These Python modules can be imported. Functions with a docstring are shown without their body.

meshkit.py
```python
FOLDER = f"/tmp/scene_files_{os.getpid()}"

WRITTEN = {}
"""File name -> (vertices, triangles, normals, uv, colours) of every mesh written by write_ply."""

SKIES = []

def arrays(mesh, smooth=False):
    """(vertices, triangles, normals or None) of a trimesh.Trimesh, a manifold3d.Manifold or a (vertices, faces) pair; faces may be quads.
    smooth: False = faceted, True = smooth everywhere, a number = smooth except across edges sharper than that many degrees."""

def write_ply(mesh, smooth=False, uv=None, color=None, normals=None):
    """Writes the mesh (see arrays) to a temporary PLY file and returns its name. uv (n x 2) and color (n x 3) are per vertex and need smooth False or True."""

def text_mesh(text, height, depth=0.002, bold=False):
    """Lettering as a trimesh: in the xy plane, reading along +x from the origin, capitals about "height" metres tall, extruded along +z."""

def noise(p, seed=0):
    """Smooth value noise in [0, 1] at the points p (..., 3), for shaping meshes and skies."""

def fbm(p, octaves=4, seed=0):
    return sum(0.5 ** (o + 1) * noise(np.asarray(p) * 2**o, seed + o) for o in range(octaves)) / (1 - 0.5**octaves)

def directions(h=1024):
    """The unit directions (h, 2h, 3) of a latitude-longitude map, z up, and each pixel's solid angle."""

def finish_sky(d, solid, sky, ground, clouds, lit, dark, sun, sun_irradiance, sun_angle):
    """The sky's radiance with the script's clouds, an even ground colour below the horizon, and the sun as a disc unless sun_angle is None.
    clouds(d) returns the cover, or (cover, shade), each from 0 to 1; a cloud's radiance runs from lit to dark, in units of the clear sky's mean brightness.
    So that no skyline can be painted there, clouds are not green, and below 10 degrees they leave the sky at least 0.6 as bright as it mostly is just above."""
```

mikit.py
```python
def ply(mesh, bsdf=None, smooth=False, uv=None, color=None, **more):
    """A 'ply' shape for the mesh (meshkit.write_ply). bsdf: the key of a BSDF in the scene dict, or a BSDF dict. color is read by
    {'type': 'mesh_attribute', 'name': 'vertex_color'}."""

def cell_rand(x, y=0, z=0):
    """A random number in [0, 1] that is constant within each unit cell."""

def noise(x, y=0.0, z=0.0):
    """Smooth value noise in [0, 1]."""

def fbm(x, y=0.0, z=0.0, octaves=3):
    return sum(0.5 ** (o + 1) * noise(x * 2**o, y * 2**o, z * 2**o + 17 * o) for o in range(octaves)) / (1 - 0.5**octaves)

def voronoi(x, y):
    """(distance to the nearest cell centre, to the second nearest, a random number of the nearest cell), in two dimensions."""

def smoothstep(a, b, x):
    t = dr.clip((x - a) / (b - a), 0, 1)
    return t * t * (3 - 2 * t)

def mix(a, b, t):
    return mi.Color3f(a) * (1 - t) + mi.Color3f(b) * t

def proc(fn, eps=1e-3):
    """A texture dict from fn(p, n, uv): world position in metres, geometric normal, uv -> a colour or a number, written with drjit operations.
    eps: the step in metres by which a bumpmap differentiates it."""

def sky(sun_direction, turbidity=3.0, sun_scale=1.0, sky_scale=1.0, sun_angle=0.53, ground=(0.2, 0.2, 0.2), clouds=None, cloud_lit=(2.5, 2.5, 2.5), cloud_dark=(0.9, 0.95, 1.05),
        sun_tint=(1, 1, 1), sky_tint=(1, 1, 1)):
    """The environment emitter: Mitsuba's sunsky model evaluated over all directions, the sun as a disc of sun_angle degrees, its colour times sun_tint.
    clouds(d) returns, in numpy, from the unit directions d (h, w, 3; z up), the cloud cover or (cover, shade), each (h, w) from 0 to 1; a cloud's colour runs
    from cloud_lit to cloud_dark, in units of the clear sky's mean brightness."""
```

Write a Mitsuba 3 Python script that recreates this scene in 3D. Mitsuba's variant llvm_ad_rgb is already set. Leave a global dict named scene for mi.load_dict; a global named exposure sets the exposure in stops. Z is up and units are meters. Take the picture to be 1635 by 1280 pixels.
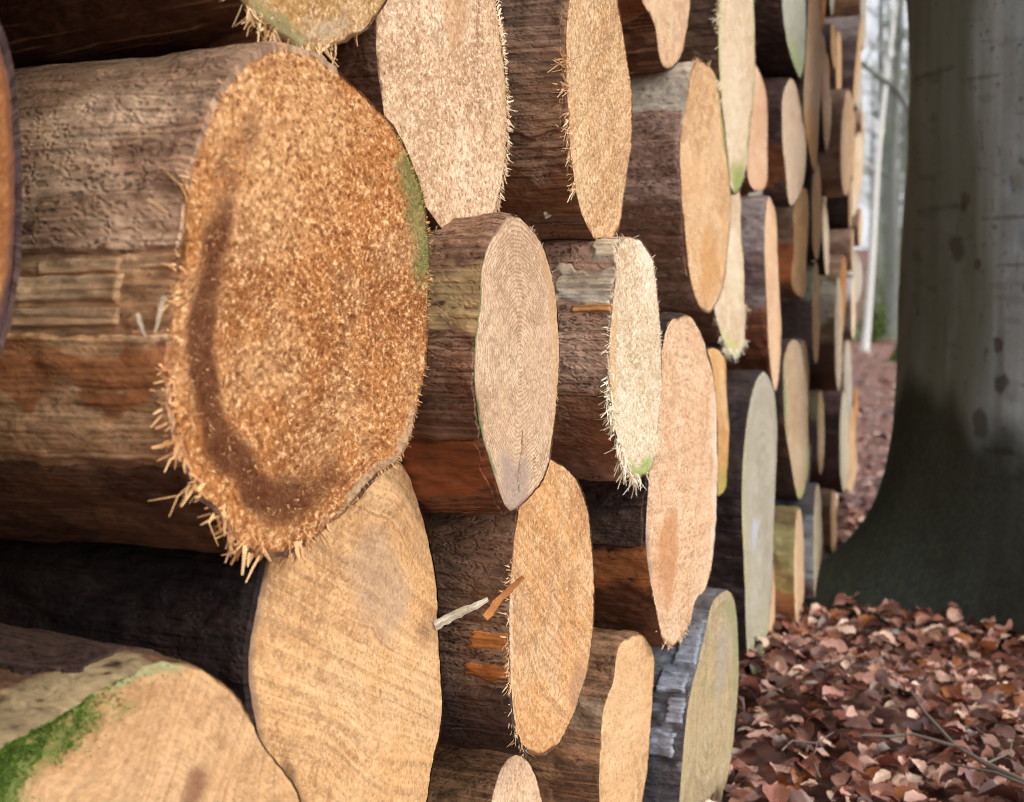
"""A stack of sawn timber beside a beech trunk on leaf litter, overcast daylight."""
import math
import numpy as np
import drjit as dr
import mitsuba as mi
import mikit
import meshkit
from scipy.interpolate import CubicSpline

T = mi.ScalarTransform4f
scene, labels = {}, {}

# ---------------------------------------------------------------- camera, sky, exposure
EYE = (0.0, 0.0, 0.74)
PITCH = math.radians(-4.0)
scene["camera"] = {
    "type": "thinlens", "fov": 44.46, "fov_axis": "x", "near_clip": 0.05, "far_clip": 800.0,
    "aperture_radius": 0.0032, "focus_distance": 1.25,
    "to_world": T().look_at(origin=list(EYE), target=[0, math.cos(PITCH), EYE[2] + math.sin(PITCH)], up=[0, 0, 1]),
}
scene["daylight"] = mikit.sky((0.80, -0.52, 0.52), turbidity=3, sun_scale=0.25, sun_angle=50, clouds=lambda d: 1.0,
                              cloud_lit=(1.12, 1.16, 1.24), cloud_dark=(1.0, 1.0, 1.0), ground=(0.12, 0.1, 0.09), sun_tint=(0.82, 1.0, 1.30))
exposure = 3.45

PSI = math.radians(22.5)                      # the stack's front runs this far right of straight ahead
ROW = np.array([math.sin(PSI), math.cos(PSI), 0.0])
INTO = np.array([-math.cos(PSI), math.sin(PSI), 0.0])


def lin(c):
    c = np.asarray(c, float) / 255.0
    return np.where(c <= 0.04045, c / 12.92, ((c + 0.055) / 1.055) ** 2.4).tolist()


def numbered(name):
    k, i = name, 0
    while any(x == k or x.startswith(k + "__") for x in scene) or k in labels:
        i += 1
        k = f"{name}_{i:03d}"
    return k


COUNT = {}


def next_key(name):
    i = COUNT.get(name, 0)
    COUNT[name] = i + 1
    return name if i == 0 else f"{name}_{i:03d}"


def put(key, mesh, bsdf, smooth=True, uv=None, **more):
    scene[key] = mikit.ply(mesh, bsdf, smooth=smooth, uv=uv, **more)
    return key


# ---------------------------------------------------------------- materials
FACE_ROWS, BARK_ROWS = [], []
FACE_W, BARK_W = 42, 28
TABLES = {}


def table(name, i, k):
    t = TABLES[name]
    return dr.gather(mi.Float, t[0], i * t[1] + k)


def rgb_at(name, i, k):
    return mi.Color3f(table(name, i, k), table(name, i, k + 1), table(name, i, k + 2))


def face_coords(uv):
    idf = dr.floor((uv.x + 2.0) * 0.25)
    return mi.UInt32(idf), idf, uv.x - 4.0 * idf, uv.y


def face_color(p, n, uv):
    i, idf, a, b = face_coords(uv)
    R = table("face", i, 0)
    rho = dr.sqrt(a * a + b * b)
    ang = dr.atan2(b, a)
    X, Y = a * R, b * R
    pa, pb = table("face", i, 1), table("face", i, 2)
    base, light, dark = rgb_at("face", i, 3), rgb_at("face", i, 6), rgb_at("face", i, 9)
    ring, freq = table("face", i, 12), table("face", i, 13)
    saw_c, saw_s, saw = table("face", i, 14), table("face", i, 15), table("face", i, 16)
    grain = table("face", i, 17)
    q = idf * 7.3
    w1 = mikit.fbm(X * 22 + q, Y * 22, 3.0, 2)
    w2 = mikit.fbm(X * 75 + q, Y * 75, 8.0, 2)
    fine = mikit.noise(X * 360 + q, Y * 360, 1.5)
    fine2 = mikit.noise(X * 800 + q, Y * 800, 4.5)
    col = mikit.mix(base, light, mikit.smoothstep(0.35, 0.8, w1) * 0.4)
    col = mikit.mix(col, dark, mikit.smoothstep(0.52, 0.78, w2 * 0.6 + mikit.noise(X * 9 + q, Y * 9, 6.0) * 0.5) * 0.45)
    a2, b2 = a - pa * (1 - rho), b - pb * (1 - rho)
    rr = dr.sqrt(a2 * a2 + b2 * b2) + 0.035 * (mikit.fbm(a2 * 3 + q, b2 * 3, 0.5, 2) - 0.5) + 0.006 * (w2 - 0.5)
    ph = rr * freq + 2.0 * mikit.noise(rr * 9, q)
    late = mikit.smoothstep(0.30, 0.72, ph - dr.floor(ph)) * (1 - mikit.smoothstep(0.86, 0.99, ph - dr.floor(ph)))
    col = mikit.mix(col, col * mi.Color3f(0.72, 0.62, 0.52), late * ring * (0.5 + 0.8 * w1))
    s = (X * saw_c + Y * saw_s)
    st = (X * saw_s - Y * saw_c)
    sl = mikit.noise(s * 210 + 0.5 * mikit.noise(s * 30, st * 12, q), st * 4, q)
    sl2 = mikit.noise(s * 520, st * 9, q + 3)
    col = col * (1 + saw * (0.42 * (sl - 0.5) + 0.34 * (sl2 - 0.5)))
    col = mikit.mix(col, dark, saw * 0.55 * mikit.smoothstep(0.70, 0.86, sl))
    g = fine * 0.55 + fine2 * 0.45
    col = mikit.mix(col, light * 1.12, grain * 0.85 * mikit.smoothstep(0.50, 0.72, g))
    col = mikit.mix(col, dark * 0.85, grain * 0.85 * mikit.smoothstep(0.50, 0.29, g))
    spot = mikit.noise(X * 105 + q, Y * 105, 9.5)
    col = mikit.mix(col, dark * 0.6, 0.5 * mikit.smoothstep(0.84, 0.92, spot))
    edge = mikit.fbm(X * 40 + q, Y * 40, 5.0, 2)
    for k in range(3):
        o = 18 + 8 * k
        da = dr.abs(ang - table("face", i, o))
        da = dr.minimum(da, 2 * math.pi - da)
        m = (1 - mikit.smoothstep(0.1, 1.2, da / table("face", i, o + 1))) * (1 - mikit.smoothstep(0.1, 1.3, dr.abs(rho - table("face", i, o + 2)) / table("face", i, o + 3)))
        m = mikit.smoothstep(0.12, 0.88, m + ((edge - 0.5) * 1.0 + (fine - 0.5) * 0.7 + (w1 - 0.5) * 0.6) * dr.minimum(1, m * 3)) * dr.minimum(1, m * 4)
        col = mikit.mix(col, rgb_at("face", i, o + 4) * (0.75 + 0.5 * g), m * table("face", i, o + 7))
    skin = mikit.smoothstep(0.0, 0.02, rho - 0.972 + 0.03 * (mikit.noise(ang * 9, q) - 0.5)) * mikit.smoothstep(0.42, 0.56, mikit.noise(ang * 3.2 + q, q))
    col = mikit.mix(col, dark * 0.42, skin * 0.8)
    return dr.clip(col, 0.004, 0.92)


def face_height(p, n, uv):
    i, idf, a, b = face_coords(uv)
    R = table("face", i, 0)
    X, Y = a * R, b * R
    q = idf * 7.3
    s = X * table("face", i, 14) + Y * table("face", i, 15)
    st = X * table("face", i, 15) - Y * table("face", i, 14)
    return (mikit.noise(X * 360 + q, Y * 360, 1.5) * 0.8 + mikit.noise(X * 800 + q, Y * 800, 4.5) * 0.4) * table("face", i, 17) + table("face", i, 16) * 0.9 * mikit.noise(s * 210, st * 5, q)


def bark_color(p, n, uv):
    idf = dr.floor((uv.x + 2.0) * 0.25)
    i = mi.UInt32(idf)
    x, t = uv.x - 4.0 * idf, uv.y
    q = idf * 5.7
    c1, c2, c3 = rgb_at("bark", i, 0), rgb_at("bark", i, 3), rgb_at("bark", i, 6)
    pit, streak, scale = table("bark", i, 9), table("bark", i, 10), table("bark", i, 11)
    big = mikit.fbm(x * 18 * scale + q, t * 10 * scale, 1.0, 4)
    col = mikit.mix(c1, c2, mikit.smoothstep(0.47, 0.535, big))
    st = mikit.fbm(x * 170 + q, t * 7, 2.0, 3)
    st2 = mikit.noise(x * 600 + q, t * 16, 3.0)
    col = col * (1 + streak * (st - 0.5) * 1.3 + streak * (st2 - 0.5) * 0.35)
    col = mikit.mix(col, c3, streak * mikit.smoothstep(0.60, 0.76, st) * 0.8)
    warp = mikit.noise(x * 130, t * 90, q) * 1.6
    d1, d2, r = mikit.voronoi(x * 330 + warp + q, t * 170 + warp * 1.5)
    where = mikit.smoothstep(0.42, 0.62, mikit.fbm(x * 26 + q, t * 18, 6.0, 3))
    spots = (1 - mikit.smoothstep(0.16, 0.38, d1 - 0.25 * r)) * mikit.smoothstep(0.45, 0.7, r) * where * 0.8
    col = mikit.mix(col, c3, pit * spots)
    fl = mikit.fbm(x * 150 + q, t * 80, 7.0, 2)
    col = col * (0.66 + 0.68 * fl)
    speck = mikit.noise(x * 560 + q, t * 360, 2.0)
    col = col * (0.82 + 0.36 * speck)
    col = mikit.mix(col, c3, 0.7 * mikit.smoothstep(0.74, 0.84, speck) * mikit.smoothstep(0.3, 0.6, big))
    col = mikit.mix(col, c2 * 1.45, 0.45 * mikit.smoothstep(0.66, 0.78, mikit.noise(x * 240 + q, t * 9, 8.0)))
    for k in range(2):
        o = 12 + 8 * k
        wob = (mikit.fbm(x * 20 + q, t * 24, 9.0 + k, 3) - 0.5) * 0.06 + (mikit.noise(x * 160, t * 90, q) - 0.5) * 0.008
        m = 1 - mikit.smoothstep(0.72, 1.12, dr.abs(x + wob - table("bark", i, o)) / table("bark", i, o + 1))
        m2 = 1 - mikit.smoothstep(0.92, 1.05, (t + wob * 0.8) / table("bark", i, o + 2))
        col = mikit.mix(col, rgb_at("bark", i, o + 3) * (0.72 + 0.5 * fl) * (1 + (st - 0.5) * 0.5), m * m2 * table("bark", i, o + 6) * mikit.smoothstep(0.2, 0.4, fl + m * 0.12))
    return dr.clip(col, 0.003, 0.9)


def bark_height(p, n, uv):
    idf = dr.floor((uv.x + 2.0) * 0.25)
    i = mi.UInt32(idf)
    x, t = uv.x - 4.0 * idf, uv.y
    q = idf * 5.7
    st = mikit.fbm(x * 170 + q, t * 7, 2.0, 3)
    warp = mikit.noise(x * 130, t * 90, q) * 1.6
    d1, d2, r = mikit.voronoi(x * 330 + warp + q, t * 170 + warp * 1.5)
    return st * table("bark", i, 10) * 1.8 + mikit.noise(x * 620 + q, t * 18, 3.0) * 0.5 + mikit.fbm(x * 150 + q, t * 70, 7.0, 2) * 0.55 - table("bark", i, 9) * 0.45 * (1 - mikit.smoothstep(0.16, 0.38, d1 - 0.25 * r)) * mikit.smoothstep(0.35, 0.5, r)


def fibre_color(p, n, uv):
    i = mi.UInt32(dr.floor(uv.x + 0.5))
    r = uv.y
    col = mikit.mix(rgb_at("face", i, 3), rgb_at("face", i, 6) * 1.3, r)
    return dr.clip(mikit.mix(col, rgb_at("face", i, 9), mikit.smoothstep(0.0, 0.16, 0.16 - r)), 0.01, 0.9)


def bumped(color, height, scale, eps, rough):
    if rough is None:
        inner = {"type": "diffuse", "reflectance": mikit.proc(color)}
    else:
        inner = {"type": "principled", "base_color": mikit.proc(color), "roughness": rough, "specular": 0.3}
    return {"type": "bumpmap", "arbitrary": mikit.proc(height, eps=eps), "scale": scale,
            "nested": {"type": "twosided", "bsdf": inner}}


scene["sawn_wood"] = bumped(face_color, face_height, 0.0009, 0.0006, None)
scene["log_bark"] = bumped(bark_color, bark_height, 0.0022, 0.0010, 0.62)
scene["wood_fibre"] = {"type": "twosided", "bsdf": {"type": "diffuse", "reflectance": mikit.proc(fibre_color)}}

LEAF = [lin(c) for c in ((146, 94, 80), (118, 70, 58), (178, 130, 116), (92, 54, 44), (206, 166, 150), (148, 90, 54), (76, 46, 40), (188, 146, 132), (110, 74, 66), (216, 184, 166))]


def leaf_color(p, n, uv):
    i = dr.floor(uv.x)
    r = mikit.cell_rand(i, 3, 7)
    col = mi.Color3f(*LEAF[0])
    for k in range(1, len(LEAF)):
        col = dr.select(r > k / len(LEAF), mi.Color3f(*LEAF[k]), col)
    fx = uv.x - i
    vein = mikit.smoothstep(0.03, 0.0, dr.abs(fx - 0.5))
    side = (uv.y * 9 - dr.abs(fx - 0.5) * 6)
    side = dr.abs(side - dr.floor(side) - 0.5)
    spots = mikit.fbm(fx * 6 + i * 3.1, uv.y * 8, 1.0, 3)
    return dr.clip(col * (0.72 + 0.55 * spots) * (1 - 0.25 * vein) * (0.92 + 0.2 * side), 0.01, 0.8)


scene["dead_leaf"] = {"type": "twosided", "bsdf": {"type": "principled", "base_color": mikit.proc(leaf_color), "roughness": 0.32, "specular": 0.65}}


def soil_color(p, n, uv):
    d1, d2, r = mikit.voronoi(p.x * 24, p.y * 24)
    near = mikit.mix(lin((70, 44, 36)), lin((128, 84, 66)), r)
    near = near * mikit.smoothstep(0.0, 0.35, d2 - d1) * 0.9 + mi.Color3f(*lin((38, 24, 20))) * 0.25
    col = mikit.mix(near, mikit.mix(lin((112, 78, 70)), lin((160, 124, 114)), mikit.fbm(p.x * 3.2, p.y * 2.1, 1.0, 3)), 0.5)
    green = mikit.smoothstep(0.42, 0.6, mikit.fbm(p.x * 0.35, p.y * 0.25, 3.0, 3)) * mikit.smoothstep(33, 39, p.y) * (1 - mikit.smoothstep(60, 72, p.y))
    col = mikit.mix(col, lin((104, 112, 70)), green * 0.9)
    return col


scene["forest_soil"] = {"type": "twosided", "bsdf": {"type": "principled", "base_color": mikit.proc(soil_color), "roughness": 0.7, "specular": 0.25}}


# dark scars and wrinkles in the beech's bark: angle, height, half width (radians), half height (m)
SCARS = ((3.608, 0.894, 0.057, 0.029), (3.683, 1.004, 0.042, 0.025), (3.903, 0.676, 0.031, 0.019), (3.820, 0.497, 0.052, 0.036), (3.935, 0.583, 0.035, 0.021), (3.942, 0.428, 0.100, 0.010), (3.317, 1.316, 0.30, 0.008), (3.783, 1.281, 0.119, 0.005), (3.480, 0.993, 0.225, 0.006), (3.937, 0.959, 0.149, 0.005), (3.996, 0.369, 0.095, 0.006), (4.025, 0.852, 0.114, 0.005), (3.774, 0.855, 0.024, 0.012))


def beech_color(p, n, uv):
    th, z = uv.x, uv.y
    col = mikit.mix(lin((118, 128, 135)), lin((156, 167, 174)), mikit.fbm(th * 6, z * 2.2, 1.0, 3))
    col = mikit.mix(col, lin((86, 98, 82)), mikit.smoothstep(0.46, 0.72, mikit.fbm(th * 9 + 9, z * 1.1, 4.0, 3)) * 0.35)
    col = col * (0.86 + 0.28 * mikit.fbm(th * 46, z * 3.0, 2.0, 2))
    algae_shade = mikit.smoothstep(0.62, 0.42, dr.abs(th - 3.25) + 0.5 * (mikit.fbm(th * 7, z * 1.6, 3.0, 3) - 0.5))  # olive algae tint, darkened to paint the shade down the left side
    col = mikit.mix(col, lin((64, 70, 56)), 0.8 * algae_shade)
    line = mikit.fbm(th * 5.0, z * 40 + th * 2, 8.0, 2)
    col = col * (1 - 0.2 * mikit.smoothstep(0.70, 0.8, line))
    g = mikit.noise(th * 150, z * 170, 2.0)
    fleck = mikit.noise(th * 60, z * 50, 5.0)
    col = mikit.mix(col, lin((58, 56, 50)), mikit.smoothstep(0.86, 0.94, fleck) * 0.6)
    rag = (mikit.fbm(th * 30, z * 26, 3.0, 3) - 0.5) * 1.3
    for (a, zz, wa, wz) in SCARS:
        d = dr.sqrt(dr.square((th - a) / wa) + dr.square((z - zz) / wz))
        col = mikit.mix(col, lin((50, 48, 44)), (0.8 if wz > 0.008 else 0.45) * mikit.smoothstep(1.15, 0.7, d + rag))
    moss_shade = mikit.fbm(th * 2.5 + 2, z * 3.2, 6.0, 3) - 0.5  # near-black root base: dark moss with the roots' shade painted in
    m = mikit.smoothstep(1.30, 1.12, dr.abs(th - 3.25) + 0.55 * moss_shade + 0.5 * z) * mikit.smoothstep(0.66, 0.54, z + 0.35 * moss_shade + 0.25 * dr.abs(th - 3.6))
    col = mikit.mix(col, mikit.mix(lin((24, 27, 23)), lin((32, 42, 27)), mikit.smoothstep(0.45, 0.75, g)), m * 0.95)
    return dr.clip(col * (0.93 + 0.14 * g), 0.006, 0.8)


def beech_height(p, n, uv):
    th, z = uv.x, uv.y
    return mikit.fbm(th * 12, z * 22, 2.0, 4) + 0.5 * mikit.fbm(th * 3.0, z * 26 + th * 2, 8.0, 3)


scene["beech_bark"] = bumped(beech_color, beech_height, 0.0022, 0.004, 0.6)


def far_bark(p, n, uv):
    c = mikit.mix(lin((116, 120, 118)), lin((150, 152, 150)), mikit.fbm(uv.x * 4, p.z * 1.6, 1.0, 4))
    return mikit.mix(c, lin((118, 140, 92)), mikit.smoothstep(0.55, 0.7, mikit.fbm(uv.x * 3 + 4, p.z * 0.9, 5.0, 3)) * 0.7)


scene["far_bark"] = {"type": "twosided", "bsdf": {"type": "diffuse", "reflectance": mikit.proc(far_bark)}}
scene["birch_bark"] = {"type": "twosided", "bsdf": {"type": "diffuse", "reflectance": {"type": "rgb", "value": [0.82, 0.82, 0.8]}}}
scene["twig_bark"] = {"type": "twosided", "bsdf": {"type": "diffuse", "reflectance": {"type": "rgb", "value": lin((126, 116, 110))}}}
scene["moss"] = {"type": "twosided", "bsdf": {"type": "diffuse", "reflectance": {"type": "rgb", "value": lin((98, 124, 54))}}}
scene["far_leaf"] = {"type": "twosided", "bsdf": {"type": "diffuse", "reflectance": {"type": "rgb", "value": lin((104, 122, 72))}}}


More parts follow.
